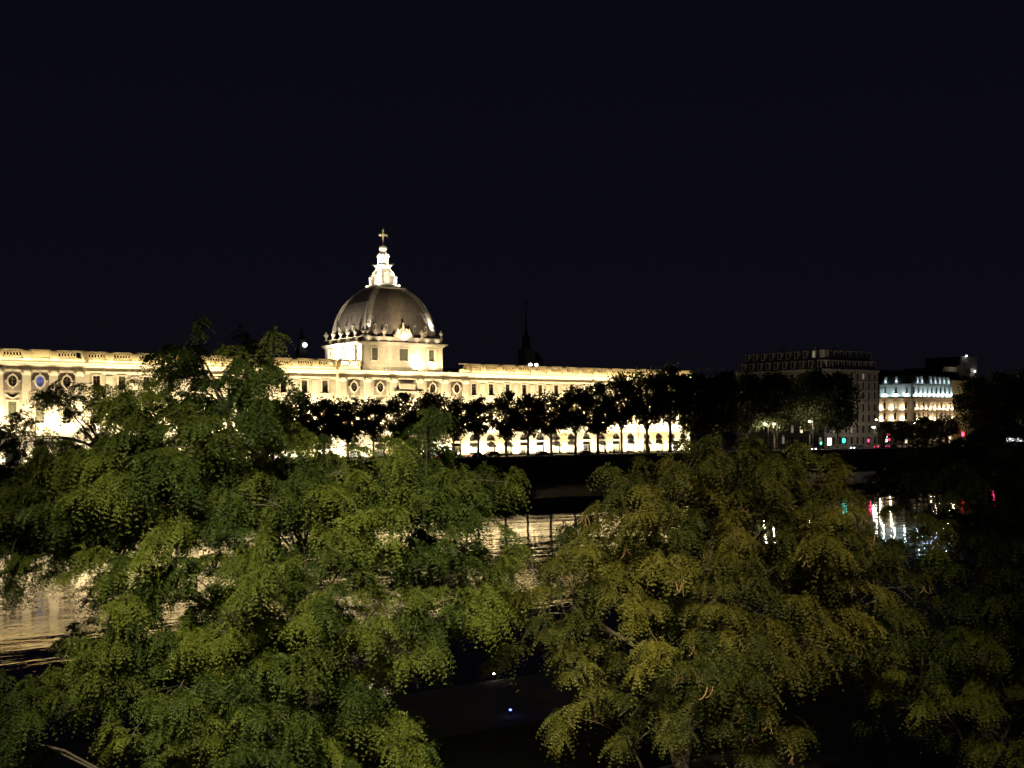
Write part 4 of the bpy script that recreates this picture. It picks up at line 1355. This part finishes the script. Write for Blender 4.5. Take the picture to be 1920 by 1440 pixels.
# ------------------------------------------------------------------ honey locust trees on the near bank
def locust(name, label, depth, trunk_px, lobes, seed, leafm, spread, fr_per_tip=52, pods=0, root_z=5.0, dmul=1.0):
    r = np.random.default_rng(seed)
    rr = random.Random(seed)
    tp = [at(x, y, depth) for (x, y) in trunk_px]
    root = Vector((tp[0].x, tp[0].y, root_z))
    t = thing(name, label, 'tree', root, 'trees on the near bank', world_frame=True)
    path = [root - Vector((0, 0, .2))] + tp
    n = len(path)
    tr = MB()
    r0 = .17
    tr.tube(path, [r0 * (1 - .86 * i / (n - 1)) for i in range(n)], 10)
    xs = [l[0] for l in lobes]; ys = [l[1] for l in lobes]
    cx, cy = (min(xs) + max(xs)) / 2, (min(ys) + max(ys)) / 2
    hx, hy = (max(xs) - min(xs)) / 2 + 40, (max(ys) - min(ys)) / 2 + 60
    bases, dirs, tints, lens = [], [], [], []
    pod_spots = []
    anchors = []                       # main limbs first: k-means over the lobes
    cl = np.array([(l[0], l[1]) for l in lobes], float)
    K = max(6, len(lobes) // 8)
    cen = cl[r.choice(len(cl), K, replace=False)]
    for _ in range(8):
        w_ = np.argmin(((cl[:, None] - cen[None]) ** 2).sum(-1), 1)
        cen = np.array([cl[w_ == i].mean(0) if (w_ == i).any() else cen[i] for i in range(K)])
    for k in range(K):
        e = at(cen[k][0], cen[k][1] + 25, depth + rr.uniform(-.5, .5) * spread)
        cand = [i for i in range(1, n) if path[i].z < e.z - .9] or [1]
        i0 = cand[-1]
        a = path[i0].lerp(path[max(i0 - 1, 0)], rr.random() * .7)
        mid = a.lerp(e, .5) + Vector((rr.uniform(-.3, .3), rr.uniform(-.3, .3), .3 + .12 * (e - a).length))
        bz_ = bezier(a, mid, e, 8)
        tr.tube([q_ + Vector((rr.uniform(-.04, .04), rr.uniform(-.04, .04), rr.uniform(-.04, .04))) if 0 < j_ < 8 else q_ for j_, q_ in enumerate(bz_)], [.046 * (1 - .75 * i / 8) for i in range(9)], 6)
        anchors.append(bz_[3:])

    def limb(C, k_):
        a = min(anchors[k_], key=lambda q_: (q_ - C).length + (.6 if q_.z > C.z else 0))
        mid = a.lerp(C, .5) + Vector((rr.uniform(-.15, .15), rr.uniform(-.15, .15), .18 * (C - a).length))
        bz = bezier(a, mid, C, 6)
        tr.tube(bz, [.017 * (1 - .6 * i / 6) for i in range(7)], 4)
        return bz

    for li, L in enumerate(lobes):
        lx, ly, lr = L[0], L[1], L[2]
        dens = (L[3] if len(L) > 3 else 1.0) * dmul
        q = min(1, ((lx - cx) / hx) ** 2 + ((ly - cy) / hy) ** 2)
        half = spread * math.sqrt(max(.06, 1 - q))
        layers = 1 if half < 1.0 else 2
        for k in range(layers):
            off = rr.uniform(-half, half) if layers == 1 else (rr.uniform(-half, -half * .25) if k == 0 else rr.uniform(-half * .1, half))
            dd = depth + off
            C = at(lx + (rr.uniform(-25, 25) if k else 0), ly + (rr.uniform(-20, 20) if k else 0), dd)
            Rm = lr / FPX * dd * .98
            bz = limb(C, w_[li])
            shade_tint = rr.uniform(0, .12) if rr.random() < .42 else rr.uniform(.15, .75)  # many lobes coloured near black, painting in the crown's self-shadow
            axis = root.lerp(tp[-1], .6)
            ntip = max(2, int(round(13.2 * dens * (lr / 55) ** 2 * (0.8 if layers == 2 else 1.0))))
            for _ in range(ntip):
                w = unit(r.normal(0, 1, 3)) * Rm * (rr.random() ** .45 if rr.random() < .82 else rr.uniform(1.0, 1.55))
                w[2] *= .75
                tipb = C + Vector(w)
                out = Vector((tipb.x - axis.x, tipb.y - axis.y, 0))
                out = out.normalized() if out.length > .01 else Vector((1, 0, 0))
                dr = (out * .7 + Vector(r.normal(0, .55, 3)) + Vector((0, 0, .15))).normalized()
                tw_len = rr.uniform(.16, .46)
                e = tipb + dr * tw_len - Vector((0, 0, .12 * tw_len))
                tr.tube([bz[5].lerp(C, .5), tipb.lerp(C, .35), tipb, e], [.007, .006, .005, .002], 3)
                nf = max(6, int(fr_per_tip * rr.uniform(.7, 1.3)))
                ts_ = r.uniform(0, 1, nf) ** .8
                b0 = np.array(tipb)[None, :] * (1 - ts_[:, None]) + np.array(e)[None, :] * ts_[:, None]
                rad = unit(r.normal(0, 1, (nf, 3)))
                d0 = unit(np.array(dr)[None, :] * .6 + rad * np.array([1.0, 1.0, .45]) + np.array([0, 0, .30]))
                bases.append(b0); dirs.append(d0)
                tints.append(np.clip(shade_tint + rr.uniform(0, .16) + r.uniform(-.1, .3, nf), 0, 1))
                lens.append(r.uniform(.16, .33, nf) * rr.uniform(.85, 1.15))
                if pods and rr.random() < .5:
                    pod_spots.append(Vector(e) + Vector((rr.uniform(-.1, .1), rr.uniform(-.1, .1), -.1)))
    put('trunk', tr.mesh('trunk', True), M['bark'], t)
    B = np.concatenate(bases); D0 = np.concatenate(dirs); T = np.concatenate(tints); Ln = np.concatenate(lens)
    N = len(B)
    NP = 8
    tt = np.linspace(.14, 1.0, NP)[None, :, None]
    down = np.array([0, 0, -1.0])
    sag = r.uniform(.55, 1.35, (N, 1, 1))
    P = B[:, None, :] + Ln[:, None, None] * (tt * D0[:, None, :] + sag * tt ** 2 * down)
    tan = unit(D0[:, None, :] + 2 * sag * tt * down)
    side = unit(np.cross(tan, np.array([0, 0, 1.0]) + r.normal(0, .45, (N, 1, 3))))
    size = r.uniform(.75, 1.2, (N, 1, 1))
    quads, qt = [], []
    for sg in (-1, 1):
        ld = unit(side * sg * r.uniform(.5, .95, (N, NP, 1)) + tan * .6 + down * r.uniform(0, .5, (N, NP, 1)) + r.normal(0, .16, (N, NP, 3)))
        ll = (.047 * size * (1 - .45 * np.abs(tt - .45)) * r.uniform(.75, 1.2, (N, NP, 1)))
        wd = unit(tan - ld * np.sum(tan * ld, -1, keepdims=True)) * ll * .36
        Q = np.stack([P - wd * .3, P + ld * ll * .55 + wd, P + ld * ll], 2)
        quads.append(Q.reshape(-1, 3, 3)); qt.append(np.clip(np.repeat(T, NP) + r.normal(0, .06, N * NP), 0, 1))
    c = put('crown', quad_mesh('crown', np.concatenate(quads), np.concatenate(qt)), M[leafm], t)
    c['kind'] = 'stuff'
    # curved hanging pods
    if pods:
        pm = []
        for v in range(3):
            m_ = MB()
            pts = []
            curl = (1.2, 2.2, 3.4)[v]
            for k in range(8):
                u = k / 7
                ang = curl * u
                pts.append((.10 * (1 - math.cos(ang)) / max(curl / 2, .6), .015 * math.sin(5 * u), -.22 * math.sin(min(ang, 3.0) / max(curl / 1.7, .8)) * (1 if v < 2 else .7)))
            m_.tube(pts, [.004, .010, .014, .012, .015, .011, .010, .003], 5)
            m_.v = [(x_, y_ * .45, z_) for x_, y_, z_ in m_.v]
            pm.append(m_.mesh('seed_pod', True))
        rr.shuffle(pod_spots)
        for j, q in enumerate(pod_spots[:pods]):
            for _ in range(rr.choice((2, 3, 4, 5))):
                sc_ = rr.uniform(.6, 1.0)
                put('seed_pod', rr.choice(pm), M['pod'] if rr.random() < .6 else M['pod_dry'], t, q + Vector((rr.uniform(-.05, .05), rr.uniform(-.05, .05), rr.uniform(-.06, 0))), rr.uniform(0, 6.28), (sc_, sc_, sc_))
    return t, N


L_LEFT = [(365, 660, 24), (352, 705, 46), (470, 695, 42), (484, 664, 18), (440, 745, 56), (505, 725, 30, .7), (90, 735, 26, .5), (60, 820, 40, .4), (125, 775, 36, .6), (172, 745, 32, .7),
          (250, 752, 52), (300, 785, 62), (400, 790, 70), (490, 790, 50), (545, 835, 52), (200, 850, 55), (105, 862, 46), (30, 835, 34, .5),
          (50, 925, 55), (140, 930, 55), (230, 905, 58), (312, 880, 55), (400, 925, 58), (480, 900, 58), (560, 915, 55), (640, 880, 50), (722, 862, 46), (775, 838, 36), (803, 795, 20, .6),
          (832, 900, 48), (900, 895, 42), (945, 905, 26, .8), (862, 960, 48), (780, 962, 52), (700, 985, 55), (615, 970, 50), (535, 950, 48), (430, 960, 50), (330, 975, 50), (240, 985, 52), (150, 995, 50), (50, 1015, 52),
          (20, 1060, 36, .8), (110, 1045, 40, .8),
          (565, 1055, 52), (650, 1055, 52), (742, 1040, 52), (832, 1052, 50), (895, 1065, 34, .8), (785, 1105, 42), (862, 1122, 46), (915, 1132, 34, .8), (480, 1085, 52), (400, 1105, 50), (300, 1095, 50), (228, 1120, 36),
          (282, 1150, 50), (385, 1180, 58), (480, 1170, 55), (570, 1145, 52), (630, 1195, 48), (545, 1250, 62), (640, 1290, 60), (700, 1262, 40), (600, 1335, 60), (682, 1350, 56), (722, 1400, 48), (520, 1330, 58),
          (450, 1295, 55), (400, 1350, 52), (480, 1400, 58), (560, 1425, 58), (640, 1440, 58), (775, 1388, 24, .6), (760, 1215, 28, .7), (800, 1195, 22, .6),
          (300, 1225, 52), (222, 1262, 50), (132, 1272, 48, .8), (60, 1295, 50), (335, 1295, 50), (150, 1330, 40, .6), (30, 1350, 45), (50, 1425, 48), (250, 1375, 30, .7), (300, 1385, 22, .5), (380, 1430, 45),
          (215, 1052, 36), (255, 1078, 36), (430, 1045, 36), (482, 1040, 36), (312, 1068, 26, .6), (362, 1078, 28, .7), (640, 1120, 40, .8), (700, 1108, 36, .8), (690, 1168, 28, .7), (742, 1150, 34, .9),
          (792, 1150, 36), (832, 1172, 34), (652, 1165, 34, .9), (180, 1210, 40, .8), (250, 1195, 44), (340, 1240, 46), (420, 1235, 46), (160, 880, 40), (260, 830, 44), (350, 840, 44), (430, 860, 44), (600, 930, 44), (690, 920, 40),
          (760, 900, 40), (640, 1010, 40), (-60, 900, 60), (-70, 1010, 60), (-60, 1330, 60), (520, 1500, 60), (620, 1510, 60), (400, 1500, 60)]
L_MID = [(1200, 885, 26, .6), (1168, 895, 32, .5), (1290, 862, 44), (1380, 852, 44), (1450, 872, 52), (1540, 892, 40), (1330, 912, 52), (1240, 932, 44), (1420, 932, 52), (1500, 942, 52), (1565, 952, 36),
         (1150, 962, 30, .6), (1130, 1008, 30, .5), (1210, 985, 44), (1290, 985, 48), (1370, 1000, 50), (1450, 1010, 50), (1530, 1015, 50), (1600, 1015, 42), (1640, 1055, 40), (1668, 1120, 34), (1655, 1165, 32),
         (1590, 1085, 50), (1500, 1082, 50), (1420, 1082, 50), (1340, 1072, 50), (1260, 1062, 50), (1180, 1055, 46), (1100, 1045, 44), (1040, 1050, 34, .6), (985, 1048, 28, .5), (966, 1085, 32, .5), (1030, 1100, 40, .7), (1100, 1120, 46, .8),
         (1180, 1130, 50), (1260, 1140, 50), (1340, 1150, 50), (1420, 1160, 52), (1500, 1150, 50), (1570, 1150, 48), (1618, 1205, 36), (1560, 1212, 46), (1480, 1222, 46), (1400, 1232, 50), (1320, 1232, 50), (1240, 1215, 46),
         (1160, 1195, 40, .7), (1080, 1185, 38, .7), (1010, 1160, 34, .5), (976, 1208, 30, .5), (955, 1250, 20, .6), (1090, 1245, 24, .6), (1300, 1292, 48), (1385, 1292, 44), (1230, 1300, 42, .8), (1160, 1295, 34, .8),
         (1115, 1315, 28, .8), (1060, 1350, 20), (1320, 1338, 40), (1390, 1345, 40), (1420, 1385, 28), (1402, 1415, 18), (1250, 1360, 34, .8), (1205, 1380, 28, .6), (1452, 1365, 20, .6)]
L_RIGHT = [(1722, 825, 42, .8), (1790, 835, 46), (1862, 825, 48), (1915, 855, 48), (1682, 865, 38, .7), (1752, 885, 46), (1832, 892, 50), (1902, 922, 50), (1810, 955, 34, .7), (1702, 950, 26, .6), (1765, 980, 34, .9), (1738, 1025, 32, .9), (1690, 1045, 26, .8), (1665, 925, 24, .6), (1790, 930, 30, .8), (1870, 985, 46), (1790, 1045, 30, .6), (1852, 1055, 46),
           (1912, 1045, 50), (1822, 1115, 44), (1892, 1122, 48), (1745, 1105, 34, .6), (1705, 1180, 40, .7), (1772, 1192, 44), (1852, 1202, 46), (1912, 1185, 46), (1692, 1270, 38, .8), (1762, 1282, 42, .7), (1662, 1330, 30, .7),
           (1842, 1285, 44), (1902, 1292, 46), (1752, 1362, 24, .5), (1832, 1372, 34, .6), (1892, 1392, 40), (1980, 900, 60), (1990, 1020, 60), (1990, 1140, 60), (1980, 1260, 60), (2060, 960, 60), (2060, 1100, 60), (1960, 1390, 55), (1960, 810, 50)]
n_all = []
t1, n1 = locust('honey_locust_tree', 'large green feathery leaved tree filling the lower left foreground', 17.0,
                [(612, 1650), (603, 1430), (575, 1250), (520, 1050), (455, 860), (400, 720)], L_LEFT, 41, 'locust', 2.6, dmul=.84)
t2, n2 = locust('honey_locust_tree', 'yellowish feathery leaved tree with hanging seed pods in the middle right foreground', 18.0,
                [(1274, 1650), (1278, 1440), (1290, 1290), (1312, 1120), (1345, 980), (1370, 880)], L_MID, 42, 'locust_brown', 2.4, pods=85, dmul=.82)
t3, n3 = locust('honey_locust_tree', 'dim feathery leaved tree at the lower right edge', 20.5,
                [(1856, 1650), (1850, 1440), (1846, 1250), (1838, 1080), (1850, 900), (1860, 820)], L_RIGHT, 43, 'locust', 2.2)
print('fronds', n1, n2, n3)

# ------------------------------------------------------------------ path lanterns on the terrace below the viewpoint (out of frame, they light the near trees)
def path_lantern(right, fwd, z, energy, color, label):
    x, y = right * CS + fwd * SN, -right * SN + fwd * CS
    o = thing('path_lantern', label, 'street lamp', (x, y, 5.0), 'path lanterns on the near terrace', world_frame=True)
    MB().tube([(x, y, 5.0), (x, y, 5.6), (x, y, z - .45)], [.11, .07, .05], 8).build('pole', M['metal'], o)
    MB().lathe([(.05, -.5), (.16, -.42), (.05, -.36)], x, y, z, 10).build('collar', M['metal'], o)
    MB().lathe([(.34, .26), (.36, .3), (.1, .42), (.02, .46)], x, y, z, 12).build('cap', M['metal'], o)
    MB().lathe([(.03, -.36), (.10, -.35), (.12, -.31), (.03, -.3)], x, y, z, 12).build('lamp_glass', M['lens'], o)
    for k in range(3):
        a_ = k * 2.094
        MB().tube([(x + .12 * math.cos(a_), y + .12 * math.sin(a_), z - .36), (x + .3 * math.cos(a_), y + .3 * math.sin(a_), z + .27)], .012, 4).build('bracket', M['metal'], o)
    lamp('POINT', (x, y, z), energy, color, None, o, .14, name='lamp_light')


path_lantern(-1.6, 6.4, 11.9, 110, (1.0, .90, .55), 'path lantern below the viewpoint, facing the large green tree')
path_lantern(1.9, 8.0, 11.5, 50, (1.0, .76, .42), 'path lantern below the viewpoint, facing the tree with seed pods')


def promenade_lamp(x, y, h, aim, energy, color, ang, label):
    o = thing('promenade_lamp', label, 'street lamp', (x, y, 13.0), 'promenade lamps on the near quay', world_frame=True)
    MB().tube([(x, y, 13.0), (x, y, 13.0 + h - .3), (x, y + .35, 13.0 + h), (x, y + .9, 13.1 + h)], [.09, .06, .05, .04], 8).build('pole', M['metal'], o)
    MB().box(x - .15, x + .15, y + .7, y + 1.3, 13.05 + h, 13.17 + h).build('lamp_head', M['metal'], o)
    MB().box(x - .12, x + .12, y + .75, y + 1.25, 13.02 + h, 13.045 + h).build('lamp_glass', M['lens'], o)
    lamp('SPOT', (x, y + 1.0, 13.0 + h - .03), energy, color, aim, o, .12, ang, 1.0, name='lamp_light')


promenade_lamp(-5.9, -5.0, 16.2, at(650, 1350, 15.0), 64000, (1.0, .95, .56), 27, 'tall lamp mast on the near promenade behind and left of the viewpoint')
promenade_lamp(1.1, -4.0, 16.3, at(1460, 1205, 16.0), 30000, (1.0, .83, .46), 23.5, 'tall lamp mast on the near promenade behind the viewpoint')
